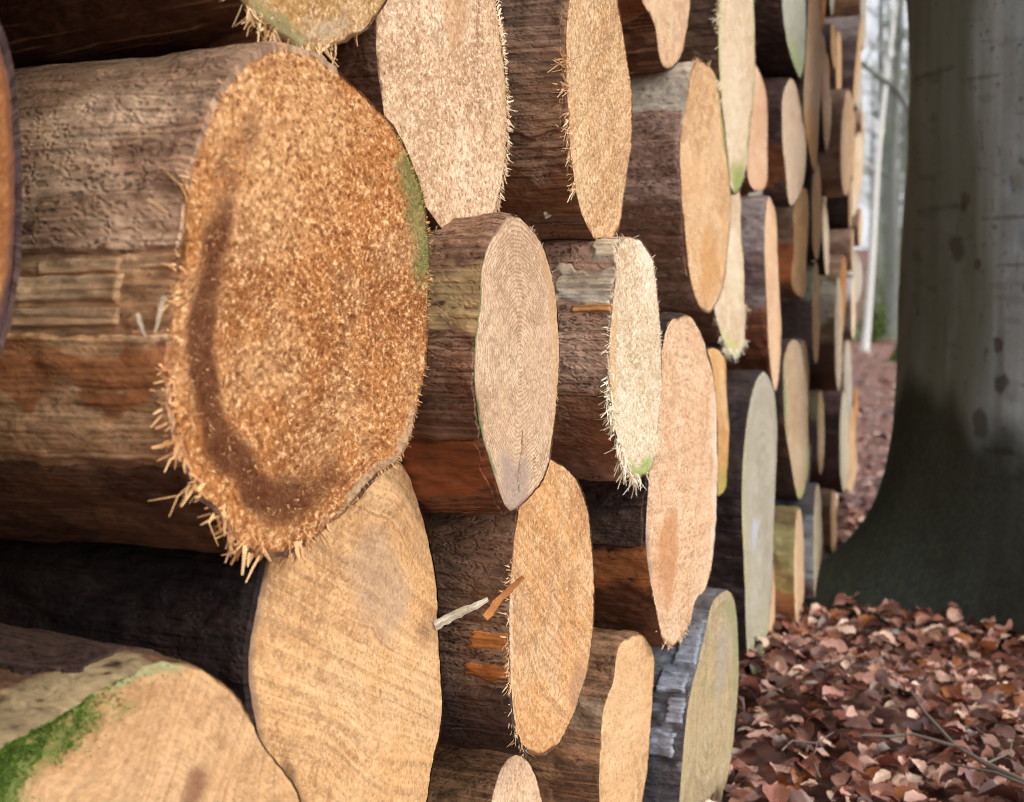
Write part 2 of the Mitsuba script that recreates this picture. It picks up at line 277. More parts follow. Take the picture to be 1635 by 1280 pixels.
# ---------------------------------------------------------------- log positions: centre of the cut (m), yaw and tilt of the cut (degrees), 36 radii (mm)
LOGS = {
    'A': ([-0.1515, 0.9754, 0.7476], 28.28, -0.9, [163, 167, 173, 179, 182, 182, 181, 180, 182, 186, 191, 191, 185, 178, 169, 160, 154, 153, 158, 164, 171, 179, 185, 186, 192, 197, 192, 182, 173, 169, 168, 178, 177, 170, 168, 164]),
    'B': ([-0.1324, 1.0977, 0.4249], 23.76, 3.2, [148, 152, 157, 162, 172, 184, 196, 193, 187, 182, 179, 178, 180, 183, 183, 177, 176, 173, 165, 161, 158, 157, 159, 163, 169, 177, 186, 195, 203, 204, 197, 179, 173, 169, 159, 150]),
    'C': ([-0.2463, 0.861, 0.3636], 41.53, 2.44, [123, 114, 106, 103, 106, 113, 118, 124, 130, 132, 129, 130, 131, 139, 153, 149, 141, 132, 124, 117, 112, 109, 107, 107, 109, 113, 118, 126, 134, 142, 148, 149, 146, 141, 136, 130]),
    'D': ([-0.1464, 1.0035, 1.1035], 27.13, -4.14, [136, 138, 143, 149, 156, 161, 164, 165, 163, 159, 153, 148, 142, 138, 136, 134, 134, 134, 136, 139, 144, 151, 159, 163, 165, 160, 160, 158, 151, 147, 144, 141, 138, 136, 135, 135]),
    'E': ([-0.3232, 0.721, 0.8037], 6.4, -2.67, [92, 93, 96, 101, 110, 121, 129, 127, 122, 117, 112, 107, 104, 101, 100, 99, 99, 100, 101, 103, 106, 108, 111, 114, 116, 116, 116, 116, 116, 116, 114, 110, 105, 100, 96, 93]),
    'F': ([-0.0588, 1.2252, 0.9699], 25.0, -0.09, [126, 125, 126, 129, 134, 141, 150, 159, 165, 165, 161, 156, 150, 145, 142, 141, 141, 140, 139, 137, 136, 137, 137, 138, 139, 141, 148, 158, 164, 168, 165, 157, 150, 143, 136, 130]),
    'G': ([0.1033, 1.4754, 0.9877], 20.79, -0.14, [138, 136, 132, 130, 131, 135, 143, 155, 164, 170, 171, 165, 160, 156, 150, 142, 136, 130, 127, 125, 126, 131, 137, 145, 152, 157, 162, 167, 168, 167, 163, 150, 141, 137, 137, 138]),
    'H': ([0.2477, 2.031, 1.2956], 25.58, -2.11, [124, 122, 120, 121, 125, 135, 157, 164, 159, 155, 151, 149, 146, 141, 136, 133, 133, 132, 133, 135, 140, 144, 136, 125, 120, 125, 149, 163, 164, 162, 159, 152, 140, 133, 130, 126]),
    'I': ([0.3332, 2.1589, 0.9525], 23.64, 0.44, [167, 164, 161, 161, 164, 171, 183, 204, 210, 209, 210, 212, 207, 189, 179, 176, 173, 167, 161, 158, 157, 159, 166, 178, 192, 201, 208, 212, 210, 206, 202, 194, 181, 172, 170, 170]),
    'J': ([0.4231, 2.3827, 1.2377], 19.68, -0.99, [204, 201, 200, 202, 209, 214, 221, 241, 259, 254, 245, 241, 241, 245, 245, 220, 209, 206, 204, 201, 198, 196, 196, 198, 207, 228, 254, 273, 270, 261, 252, 235, 210, 202, 202, 205]),
    'K': ([0.5305, 2.7497, 1.1379], 25.31, 0.57, [99, 101, 106, 112, 120, 125, 127, 128, 130, 135, 142, 144, 138, 130, 123, 117, 112, 109, 106, 105, 104, 106, 112, 125, 133, 134, 133, 133, 133, 136, 140, 142, 133, 116, 106, 101]),
    'L': ([0.6803, 3.0569, 1.1514], 25.88, 0.88, [131, 127, 124, 120, 118, 118, 121, 128, 139, 148, 151, 149, 147, 146, 144, 138, 126, 119, 115, 113, 111, 110, 113, 121, 139, 156, 157, 148, 141, 135, 133, 133, 133, 134, 134, 133]),
    'M': ([0.6706, 3.0254, 1.486], 24.74, 0.26, [123, 123, 126, 133, 144, 156, 164, 171, 176, 174, 166, 160, 156, 156, 157, 156, 150, 144, 142, 143, 143, 143, 143, 143, 144, 147, 152, 160, 173, 188, 187, 173, 161, 148, 136, 127]),
    'N': ([0.7782, 3.2818, 1.3532], 20.26, -0.66, [165, 170, 178, 189, 200, 209, 217, 233, 235, 228, 223, 223, 227, 225, 189, 172, 165, 164, 169, 178, 192, 206, 211, 206, 203, 204, 210, 223, 240, 254, 241, 208, 185, 172, 165, 163]),
    'O': ([0.0089, 1.2319, 0.6934], 21.73, 0.72, [113, 115, 118, 122, 126, 130, 134, 136, 138, 142, 143, 140, 137, 134, 126, 117, 114, 114, 115, 116, 117, 118, 120, 124, 132, 143, 147, 143, 140, 139, 138, 131, 122, 117, 113, 112]),
    'P': ([0.1511, 1.5056, 0.6877], 22.01, 1.59, [109, 109, 111, 115, 122, 135, 143, 143, 143, 143, 145, 147, 145, 125, 117, 113, 112, 113, 113, 114, 116, 121, 125, 127, 131, 140, 145, 146, 147, 150, 142, 128, 120, 115, 112, 110]),
    'Q': ([0.2401, 1.7201, 0.5125], 24.2, 0.53, [172, 174, 180, 188, 196, 203, 210, 218, 224, 225, 226, 228, 213, 197, 183, 173, 166, 165, 168, 178, 187, 192, 196, 206, 223, 231, 226, 217, 208, 204, 206, 207, 197, 187, 179, 173]),
    'R': ([0.0455, 1.3418, 0.4251], 23.99, 1.69, [127, 128, 131, 138, 144, 147, 149, 151, 154, 157, 160, 163, 155, 141, 133, 126, 122, 119, 118, 121, 127, 137, 148, 156, 158, 159, 159, 157, 152, 147, 143, 140, 137, 133, 130, 128]),
    'S': ([0.4272, 2.4696, 0.8225], 24.48, 1.08, [114, 112, 112, 114, 122, 144, 180, 178, 171, 164, 159, 156, 153, 145, 139, 135, 135, 136, 138, 139, 139, 137, 136, 137, 140, 146, 152, 160, 168, 175, 178, 176, 149, 132, 122, 117]),
    'T': ([0.57, 2.7423, 0.785], 17.13, 2.47, [150, 143, 142, 146, 159, 195, 215, 211, 208, 207, 209, 208, 202, 195, 190, 184, 172, 158, 148, 145, 151, 164, 175, 185, 196, 207, 215, 215, 209, 202, 197, 195, 193, 189, 178, 162]),
    'U': ([0.3533, 2.168, 0.5509], 23.79, 2.25, [97, 94, 94, 98, 115, 136, 135, 131, 129, 129, 131, 136, 138, 124, 105, 99, 99, 101, 103, 103, 104, 111, 121, 125, 125, 126, 127, 130, 133, 137, 138, 128, 111, 104, 102, 101]),
    'V': ([0.4881, 2.4367, 0.3437], 19.38, 0.54, [207, 222, 249, 278, 297, 303, 296, 288, 284, 280, 275, 273, 273, 270, 263, 257, 248, 237, 224, 216, 215, 223, 242, 270, 288, 306, 327, 332, 303, 277, 262, 248, 231, 216, 206, 202]),
    'W': ([0.6907, 3.0216, 0.4965], 23.6, 3.77, [141, 148, 158, 167, 174, 181, 186, 185, 183, 182, 181, 182, 184, 187, 181, 167, 159, 155, 153, 150, 146, 144, 146, 155, 171, 190, 205, 205, 198, 192, 187, 178, 163, 147, 139, 138]),
    'X': ([0.7502, 3.2741, 0.9209], 23.01, -1.18, [98, 103, 111, 121, 132, 144, 154, 154, 148, 140, 135, 133, 133, 136, 140, 139, 118, 100, 93, 93, 100, 121, 146, 148, 143, 138, 136, 138, 142, 150, 157, 153, 125, 107, 99, 96]),
    'Y': ([0.2912, 1.7798, 0.1546], 25.83, -1.37, [134, 137, 143, 150, 159, 171, 183, 186, 183, 179, 172, 153, 138, 133, 131, 132, 133, 133, 136, 142, 155, 169, 173, 174, 174, 172, 168, 166, 165, 163, 158, 150, 143, 137, 133, 133]),
    'Z': ([0.1484, 1.5675, 0.195], 23.72, 0.29, [99, 105, 117, 134, 140, 140, 139, 136, 135, 135, 136, 131, 112, 111, 115, 114, 110, 108, 108, 111, 115, 122, 127, 132, 137, 139, 140, 141, 142, 137, 121, 111, 107, 102, 99, 97]),
    'AA': ([0.0083, 1.3873, 0.1147], 19.94, 5.9, [100, 101, 103, 105, 109, 113, 116, 118, 120, 122, 122, 119, 115, 112, 108, 104, 101, 100, 100, 101, 103, 105, 109, 113, 115, 118, 121, 123, 122, 118, 115, 112, 108, 104, 101, 100]),
    'N2': ([0.8794, 3.563, 1.3543], 19.76, 2.42, [148, 142, 135, 130, 127, 125, 127, 131, 139, 151, 162, 167, 163, 156, 150, 145, 139, 132, 124, 120, 120, 123, 128, 136, 147, 159, 164, 160, 151, 144, 140, 138, 139, 142, 146, 150]),
    'N3': ([0.8512, 3.5263, 1.0248], 21.27, 0.35, [99, 98, 100, 106, 113, 120, 125, 132, 136, 137, 137, 136, 131, 123, 117, 113, 109, 105, 101, 100, 101, 105, 114, 124, 127, 130, 134, 137, 137, 133, 128, 124, 121, 117, 111, 104]),
    'N4': ([0.8661, 3.5756, 0.7411], 19.18, 0.91, [105, 104, 106, 112, 124, 134, 136, 139, 143, 145, 144, 139, 133, 129, 125, 120, 114, 107, 104, 104, 108, 114, 123, 129, 135, 141, 144, 145, 145, 141, 134, 128, 123, 118, 113, 108]),
    'N5': ([0.9918, 3.8072, 0.6786], 19.49, 1.06, [129, 128, 130, 135, 150, 161, 165, 168, 172, 175, 173, 166, 160, 155, 150, 144, 136, 129, 124, 125, 129, 139, 151, 158, 162, 168, 173, 175, 172, 168, 165, 160, 147, 135, 130, 129]),
    'N6': ([1.0722, 4.018, 0.3278], 21.75, 1.6, [116, 119, 125, 133, 141, 148, 155, 161, 163, 162, 162, 157, 147, 140, 135, 130, 125, 121, 119, 119, 123, 134, 146, 150, 153, 158, 162, 163, 159, 153, 148, 144, 140, 132, 124, 118]),
    'N7': ([0.9196, 3.7138, 0.3866], 19.88, 1.44, [89, 91, 95, 104, 114, 118, 120, 123, 125, 126, 123, 119, 115, 112, 108, 103, 97, 92, 90, 91, 96, 105, 114, 117, 119, 122, 126, 126, 123, 119, 115, 112, 109, 103, 97, 91]),
    'N9': ([0.569, 2.713, 0.1064], 18.18, 2.16, [79, 82, 87, 93, 98, 102, 107, 109, 109, 108, 106, 100, 95, 92, 88, 85, 82, 80, 79, 81, 87, 96, 100, 102, 105, 108, 109, 107, 104, 100, 98, 95, 90, 85, 80, 78]),
    'AC': ([0.6669, 2.8729, 0.1448], 18.85, 1.99, [107, 109, 114, 120, 127, 135, 143, 146, 145, 144, 142, 135, 127, 120, 115, 111, 108, 106, 107, 109, 114, 120, 127, 135, 143, 145, 145, 145, 143, 135, 127, 121, 116, 111, 108, 106]),
    'AD': ([0.7605, 3.0782, 0.1514], 18.51, 1.78, [125, 126, 131, 139, 149, 157, 165, 168, 168, 167, 164, 156, 147, 141, 136, 130, 126, 122, 122, 125, 131, 143, 151, 155, 161, 167, 169, 167, 163, 159, 154, 142, 130, 125, 124, 124]),
    'AE': ([0.9764, 3.7669, 0.1021], 21.12, 1.96, [74, 76, 81, 89, 95, 98, 99, 101, 103, 102, 100, 97, 94, 92, 88, 83, 78, 75, 74, 77, 82, 89, 95, 97, 99, 101, 103, 102, 100, 97, 95, 92, 88, 83, 78, 74]),
    'N10': ([1.039, 4.045, 1.5284], 20.74, -0.1, [79, 76, 76, 79, 85, 93, 99, 102, 103, 105, 107, 105, 102, 99, 96, 94, 90, 84, 79, 76, 77, 79, 85, 94, 99, 101, 103, 105, 107, 105, 102, 99, 97, 94, 90, 85]),
    'N11': ([1.1232, 4.1739, 1.2969], 20.33, 0.4, [87, 84, 85, 89, 96, 106, 111, 114, 116, 118, 119, 116, 112, 109, 106, 103, 98, 92, 87, 84, 85, 90, 97, 106, 111, 113, 115, 118, 119, 116, 112, 109, 106, 103, 98, 92]),
    'N12': ([1.2481, 4.5335, 1.791], 21.92, -0.26, [87, 83, 82, 84, 90, 99, 107, 110, 111, 113, 115, 114, 111, 107, 104, 102, 98, 92, 87, 83, 82, 85, 91, 100, 106, 109, 111, 113, 115, 114, 111, 107, 105, 102, 98, 92]),
    'N13': ([0.9539, 3.8124, 1.7461], 19.47, -0.29, [89, 85, 83, 85, 90, 99, 108, 111, 113, 115, 118, 118, 114, 110, 106, 104, 100, 95, 89, 85, 84, 86, 91, 100, 108, 110, 113, 115, 118, 117, 114, 110, 107, 104, 101, 95]),
    'N14': ([1.1808, 4.4239, 0.9646], 23.14, 0.62, [65, 64, 66, 71, 77, 82, 85, 87, 88, 89, 88, 86, 84, 82, 80, 77, 73, 68, 65, 65, 67, 71, 77, 82, 85, 86, 88, 89, 88, 86, 84, 83, 81, 77, 73, 68]),
    'N15': ([1.3495, 4.9531, 1.7337], 28.11, -0.97, [37, 36, 38, 40, 42, 43, 44, 45, 46, 46, 46, 46, 45, 45, 44, 43, 41, 39, 37, 37, 38, 40, 42, 43, 44, 45, 46, 46, 46, 46, 45, 45, 44, 43, 41, 38]),
    'N16': ([1.3306, 4.8555, 1.5045], 26.4, -0.4, [47, 46, 47, 49, 53, 57, 60, 61, 62, 63, 62, 61, 60, 59, 58, 56, 53, 49, 47, 46, 48, 52, 54, 56, 59, 61, 62, 63, 62, 61, 60, 60, 59, 57, 54, 50]),
    'N17': ([1.1542, 4.309, 1.141], 19.25, 0.67, [82, 81, 82, 87, 95, 104, 108, 110, 112, 114, 114, 111, 108, 104, 102, 98, 93, 87, 83, 81, 83, 87, 95, 104, 107, 109, 112, 114, 114, 111, 108, 105, 102, 99, 93, 87]),
    'N18': ([1.2135, 4.4651, 0.7609], 20.19, 1.0, [83, 83, 86, 92, 101, 108, 111, 113, 115, 116, 115, 112, 108, 105, 102, 98, 92, 86, 83, 83, 86, 92, 102, 107, 110, 112, 115, 116, 115, 112, 108, 106, 103, 98, 92, 86]),
}
# round logs around and behind: along the stack, height, diameter, setback (m), where
EXTRA = [(-1.59, 1.069, 0.316, 0.548, 0), (-1.587, 1.413, 0.356, 0.514, 0), (-1.582, 0.751, 0.247, 0.541, 0), (-1.573, 0.456, 0.242, 0.498, 0), (-1.559, 3.055, 0.339, 0.57, 0), (-1.548, 2.744, 0.274, 0.553, 0), (-1.543, 1.772, 0.286, 0.527, 0), (-1.536, 2.089, 0.286, 0.564, 0), (-1.526, 0.144, 0.257, 0.551, 0), (-1.451, 2.454, 0.325, 0.565, 0), (-1.321, 1.325, 0.175, 0.557, 0), (-1.303, 0.3, 0.289, 0.609, 0), (-1.301, 0.655, 0.301, 0.581, 0), (-1.282, 2.213, 0.155, 0.568, 0), (-1.207, 1.029, 0.283, 0.527, 0), (-1.201, 3.12, 0.247, 0.587, 0), (-1.195, 2.747, 0.36, 0.58, 0), (-1.16, 1.751, 0.142, 0.575, 0), (-1.152, 2.026, 0.302, 0.539, 0), (-1.065, 1.51, 0.35, 0.632, 0), (-0.99, 2.38, 0.261, 0.53, 0), (-0.98, 1.859, 0.158, 0.556, 0), (-0.965, 3.34, 0.335, 0.533, 0), (-0.956, 2.61, 0.152, 0.53, 0), (-0.905, 0.267, 0.295, 0.546, 0), (-0.904, 2.908, 0.306, 0.57, 0), (-0.884, 0.654, 0.338, 0.58, 0), (-0.852, 1.25, 0.286, 0.539, 0), (-0.774, 0.963, 0.3, 0.584, 0), (-0.747, 2.421, 0.18, 0.529, 0), (-0.684, 1.841, 0.339, 0.563, 0), (-0.661, 3.288, 0.279, 0.554, 0), (-0.649, 0.409, 0.15, 0.51, 0), (-0.649, 2.193, 0.293, 0.592, 0), (-0.629, 0.192, 0.241, 0.578, 0), (-0.591, 2.673, 0.271, 0.576, 0), (-0.574, 2.994, 0.246, 0.526, 0), (-0.57, 1.454, 0.339, 0.546, 0), (-0.451, 0.65, 0.163, 0.559, 0), (-0.449, 2.031, 0.191, 0.594, 0), (-0.425, 0.941, 0.281, 0.527, 0), (-0.391, 0.386, 0.317, 0.633, 0), (-0.385, 2.417, 0.315, 0.582, 0), (-0.367, 1.754, 0.255, 0.558, 0), (-0.348, 3.309, 0.321, 0.488, 0), (-0.332, 1.248, 0.151, 0.551, 0), (-0.324, 2.709, 0.255, 0.513, 0), (-0.293, 3.016, 0.266, 0.586, 0), (-0.262, 1.403, 0.159, 0.519, 0), (-0.201, 0.781, 0.258, 0.575, 0), (-0.161, 1.595, 0.241, 0.569, 0), (-0.147, 2.194, 0.296, 0.601, 0), (-0.105, 1.878, 0.248, 0.589, 0), (-0.057, 1.182, 0.336, 0.527, 0), (-0.053, 0.197, 0.301, 0.552, 0), (-0.027, 2.516, 0.307, 0.579, 0), (-0.025, 2.973, 0.247, 0.593, 0), (-0.01, 3.303, 0.301, 0.539, 0), (0.017, 0.561, 0.25, 0.58, 0), (0.026, 1.472, 0.147, 0.565, 0), (0.153, 2.082, 0.251, 0.539, 0), (0.169, 0.833, 0.343, 0.564, 0), (0.185, 0.349, 0.259, 0.527, 0), (0.197, 1.706, 0.294, 0.575, 0), (0.206, 2.749, 0.294, 0.566, 0), (0.241, 2.378, 0.297, 0.578, 0), (0.302, 3.069, 0.334, 0.579, 0), (0.304, 0.109, 0.143, 0.871, 2), (0.331, 1.319, 0.328, 0.583, 0), (0.358, 0.548, 0.249, 0.537, 0), (0.428, 1.019, 0.264, 0.529, 0), (0.446, 3.325, 0.249, 0.59, 0), (0.447, 1.927, 0.249, 0.548, 0), (0.489, 0.218, 0.283, 0.581, 0), (0.533, 1.59, 0.282, 0.571, 0), (0.552, 2.464, 0.281, 0.529, 0), (0.588, 0.58, 0.192, 0.828, 2), (0.589, 2.88, 0.266, 0.514, 0), (0.64, 1.297, 0.251, 0.535, 0), (0.642, 1.084, 0.142, 0.573, 0), (0.717, 2.087, 0.324, 0.577, 0), (0.719, 1.835, 0.178, 0.543, 0), (0.807, 1.635, 0.259, 0.645, 0), (0.81, 3.185, 0.341, 0.55, 0), (0.846, 0.136, 0.248, 0.788, 2), (0.866, 2.699, 0.316, 0.549, 0), (0.875, 2.344, 0.255, 0.535, 0), (0.877, 1.416, 0.148, 0.773, 2), (1.028, 1.924, 0.342, 0.522, 0), (1.045, 2.997, 0.251, 0.534, 0), (1.089, 0.101, 0.169, 0.51, 0), (1.103, 1.453, 0.266, 0.567, 0), (1.145, 2.319, 0.269, 0.6, 0), (1.183, 2.781, 0.252, 0.55, 0), (1.228, 1.231, 0.163, 0.789, 2), (1.249, 3.257, 0.268, 0.566, 0), (1.356, 2.141, 0.271, 0.557, 0), (1.39, 2.528, 0.322, 0.59, 0), (1.429, 1.328, 0.277, 0.592, 0), (1.434, 1.693, 0.315, 0.532, 0), (1.455, 2.988, 0.276, 0.596, 0), (1.539, 3.305, 0.249, 0.539, 0), (1.597, 2.038, 0.221, 0.529, 0), (1.604, 2.746, 0.281, 0.57, 0), (1.629, 2.307, 0.287, 0.545, 0), (1.661, 0.848, 0.221, 0.788, 2), (1.697, 1.526, 0.24, 0.529, 0), (1.7, 1.117, 0.297, 0.827, 2), (1.77, 3.131, 0.266, 0.566, 0), (1.794, 1.82, 0.298, 0.57, 0), (1.822, 2.607, 0.165, 0.55, 0), (1.868, 0.963, 0.143, 0.833, 2), (1.905, 0.758, 0.236, 0.748, 2), (1.916, 2.839, 0.253, 0.517, 0), (1.937, 2.285, 0.242, 0.537, 0), (1.94, 0.562, 0.143, 0.815, 2), (1.968, 0.359, 0.234, 0.773, 2), (1.986, 1.58, 0.253, 0.587, 0), (2.05, 3.261, 0.316, 0.578, 0), (2.07, 2.564, 0.295, 0.563, 0), (2.082, 0.139, 0.258, 0.807, 2), (2.101, 2.001, 0.355, 0.549, 0), (2.211, 2.876, 0.282, 0.558, 0), (2.223, 1.626, 0.201, 0.72, 2), (2.291, 2.437, 0.178, 0.58, 0), (2.397, 2.146, 0.283, 0.592, 0), (2.406, 3.089, 0.269, 0.57, 0), (2.458, 2.653, 0.334, 0.548, 0), (2.496, 1.667, 0.293, 0.516, 0), (2.522, 3.33, 0.251, 0.572, 0), (2.606, 1.937, 0.278, 0.559, 0), (2.623, 3.075, 0.154, 0.572, 0), (2.629, 2.379, 0.278, 0.555, 0), (2.637, 1.398, 0.221, 0.801, 2), (2.774, 0.351, 0.236, 0.77, 2), (2.779, 1.592, 0.255, 0.58, 0), (2.78, 3.327, 0.246, 0.562, 0), (2.807, 2.763, 0.284, 0.569, 0), (2.821, 2.1, 0.261, 0.555, 0), (2.826, 3.051, 0.242, 0.556, 0), (2.849, 1.35, 0.152, 0.768, 2), (2.925, 2.374, 0.3, 0.562, 0), (2.937, 1.801, 0.251, 0.549, 0), (2.938, 1.028, 0.148, 0.602, 1), (3.069, 0.813, 0.224, 0.652, 1), (3.139, 2.197, 0.245, 0.529, 0), (3.14, 2.736, 0.359, 0.549, 0), (3.142, 3.16, 0.265, 0.591, 0), (3.264, 1.732, 0.269, 0.512, 0), (3.27, 2.445, 0.248, 0.534, 0), (3.313, 0.325, 0.153, 0.625, 1), (3.32, 2.995, 0.221, 0.523, 0), (3.335, 0.117, 0.156, 0.594, 1), (3.337, 0.541, 0.266, 0.553, 1), (3.4, 2.193, 0.248, 0.543, 0), (3.499, 1.927, 0.306, 0.549, 0), (3.531, 0.236, 0.297, 0.576, 1), (3.544, 3.152, 0.322, 0.56, 0), (3.546, 2.473, 0.282, 0.576, 0), (3.548, 0.461, 0.153, 0.586, 1), (3.608, 2.783, 0.321, 0.545, 0), (3.674, 1.625, 0.242, 0.584, 1), (3.702, 0.096, 0.143, 0.601, 1), (3.773, 0.925, 0.146, 0.601, 1), (3.775, 1.106, 0.206, 0.64, 1), (3.815, 1.448, 0.145, 0.587, 1), (3.849, 2.114, 0.269, 0.552, 0), (3.87, 2.382, 0.245, 0.544, 0), (3.922, 3.305, 0.259, 0.514, 0), (3.923, 1.545, 0.141, 0.574, 1), (3.931, 2.942, 0.344, 0.542, 0), (3.982, 2.654, 0.243, 0.546, 0), (3.985, 1.263, 0.32, 0.537, 1), (3.993, 0.973, 0.249, 0.598, 1), (4.028, 0.074, 0.145, 0.6, 1), (4.115, 1.935, 0.35, 0.605, 1), (4.126, 3.176, 0.209, 0.551, 0), (4.183, 2.329, 0.26, 0.483, 0), (4.204, 1.094, 0.144, 0.645, 1), (4.212, 0.767, 0.344, 0.577, 1), (4.265, 2.93, 0.267, 0.555, 0), (4.315, 3.335, 0.271, 0.597, 0), (4.317, 2.648, 0.243, 0.573, 0), (4.344, 0.29, 0.143, 0.604, 1), (4.345, 0.108, 0.201, 0.608, 1), (4.39, 0.954, 0.147, 0.568, 1), (4.396, 0.509, 0.278, 0.575, 1), (4.436, 2.075, 0.244, 0.593, 0), (4.489, 1.597, 0.31, 0.575, 1), (4.584, 0.274, 0.307, 0.595, 1), (4.657, 2.324, 0.36, 0.585, 0), (4.674, 0.544, 0.209, 0.619, 1), (4.688, 2.705, 0.257, 0.58, 0), (4.693, 3.097, 0.269, 0.569, 0), (4.699, 1.237, 0.313, 0.601, 1), (4.817, 0.382, 0.163, 0.599, 1), (4.853, 0.875, 0.212, 0.619, 1), (4.853, 1.615, 0.233, 0.623, 1), (4.857, 1.06, 0.142, 0.601, 1), (4.874, 1.409, 0.174, 0.601, 1), (4.899, 0.17, 0.243, 0.625, 1), (4.902, 0.573, 0.251, 0.651, 1), (4.923, 2.129, 0.3, 0.593, 0), (4.928, 3.28, 0.312, 0.55, 0), (4.939, 2.459, 0.249, 0.565, 0), (4.939, 2.822, 0.284, 0.585, 0)]


# ---------------------------------------------------------------- logs
PALE = dict(base=(212, 178, 146), light=(238, 214, 188), dark=(166, 126, 96))
STYLE = {
    "pink": PALE,
    "tan": dict(base=(206, 166, 126), light=(230, 202, 168), dark=(154, 112, 78)),
    "orange": dict(base=(182, 122, 74), light=(232, 192, 146), dark=(122, 74, 46)),
    "cream": dict(base=(220, 200, 174), light=(240, 228, 210), dark=(178, 142, 104)),
    "grey": dict(base=(178, 172, 158), light=(202, 198, 192), dark=(142, 130, 112)),
}
GREEN, LIME, OLIVE = (104, 118, 74), (156, 158, 122), (138, 132, 96)
BARKS = {
    "rust": dict(c1=(126, 94, 74), c2=(154, 116, 88), c3=(62, 36, 26), pit=0.6, streak=0.8),
    "pinkish": dict(c1=(168, 138, 122), c2=(138, 106, 90), c3=(66, 42, 36), pit=0.9, streak=0.5),
    "dark": dict(c1=(52, 40, 36), c2=(72, 54, 48), c3=(28, 21, 21), pit=0.6, streak=0.6),
    "peeled": dict(c1=(188, 152, 118), c2=(172, 132, 98), c3=(92, 58, 38), pit=0.25, streak=0.7),
    "lilac": dict(c1=(150, 136, 136), c2=(116, 98, 98), c3=(74, 56, 54), pit=0.7, streak=0.5),
    "silver": dict(c1=(134, 138, 150), c2=(84, 82, 88), c3=(40, 36, 40), pit=0.5, streak=0.4),
    "mossy": dict(c1=(156, 146, 98), c2=(128, 108, 74), c3=(88, 70, 46), pit=0.5, streak=0.4),
    "strip": dict(c1=(196, 162, 128), c2=(184, 148, 112), c3=(150, 112, 80), pit=0.1, streak=0.6),
    "orange_strip": dict(c1=(186, 122, 68), c2=(166, 102, 54), c3=(120, 70, 38), pit=0.15, streak=0.7),
    "white_strip": dict(c1=(204, 192, 174), c2=(186, 168, 146), c3=(140, 116, 94), pit=0.0, streak=0.8),
}


def face_row(R, style="tan", ring=0.35, freq=26, saw=(30, 0.3), grain=0.5, pith=(0, 0), tints=(), **over):
    st = {**STYLE[style], **over}
    row = [R, *pith, *lin(st["base"]), *lin(st["light"]), *lin(st["dark"]), ring, freq, math.cos(math.radians(saw[0])), math.sin(math.radians(saw[0])), saw[1], grain]
    for k in range(3):
        t = tints[k] if k < len(tints) else (0, 1, 5, 0.1, (0, 0, 0), 0)
        a = (t[0] + 180) % 360 - 180
        row += [math.radians(a), math.radians(t[1]), t[2], t[3], *lin(t[4]), t[5]]
    FACE_ROWS.append(row)
    return len(FACE_ROWS) - 1


def bark_row(R, kind="rust", bands=(), scale=1.0, **over):
    b = {**BARKS[kind], **over}
    row = [*lin(b["c1"]), *lin(b["c2"]), *lin(b["c3"]), b["pit"], b["streak"], scale]
    for k in range(2):   # band: centre angle, half width, how far along the log, colour, strength
        t = bands[k] if k < len(bands) else (0, 1, 9.0, (0, 0, 0), 0)
        row += [math.radians(t[0]) * R, math.radians(t[1]) * R, t[2], *lin(t[3]), t[4], 0]
    BARK_ROWS.append(row)
    return len(BARK_ROWS) - 1


def grid_faces(nr, nc, wrap):
    i, j = np.meshgrid(np.arange(nr - 1), np.arange(nc if wrap else nc - 1), indexing="ij")
    a, b = i * nc + j, i * nc + (j + 1) % nc
    return np.stack([a, b, b + nc, a + nc], -1).reshape(-1, 4)


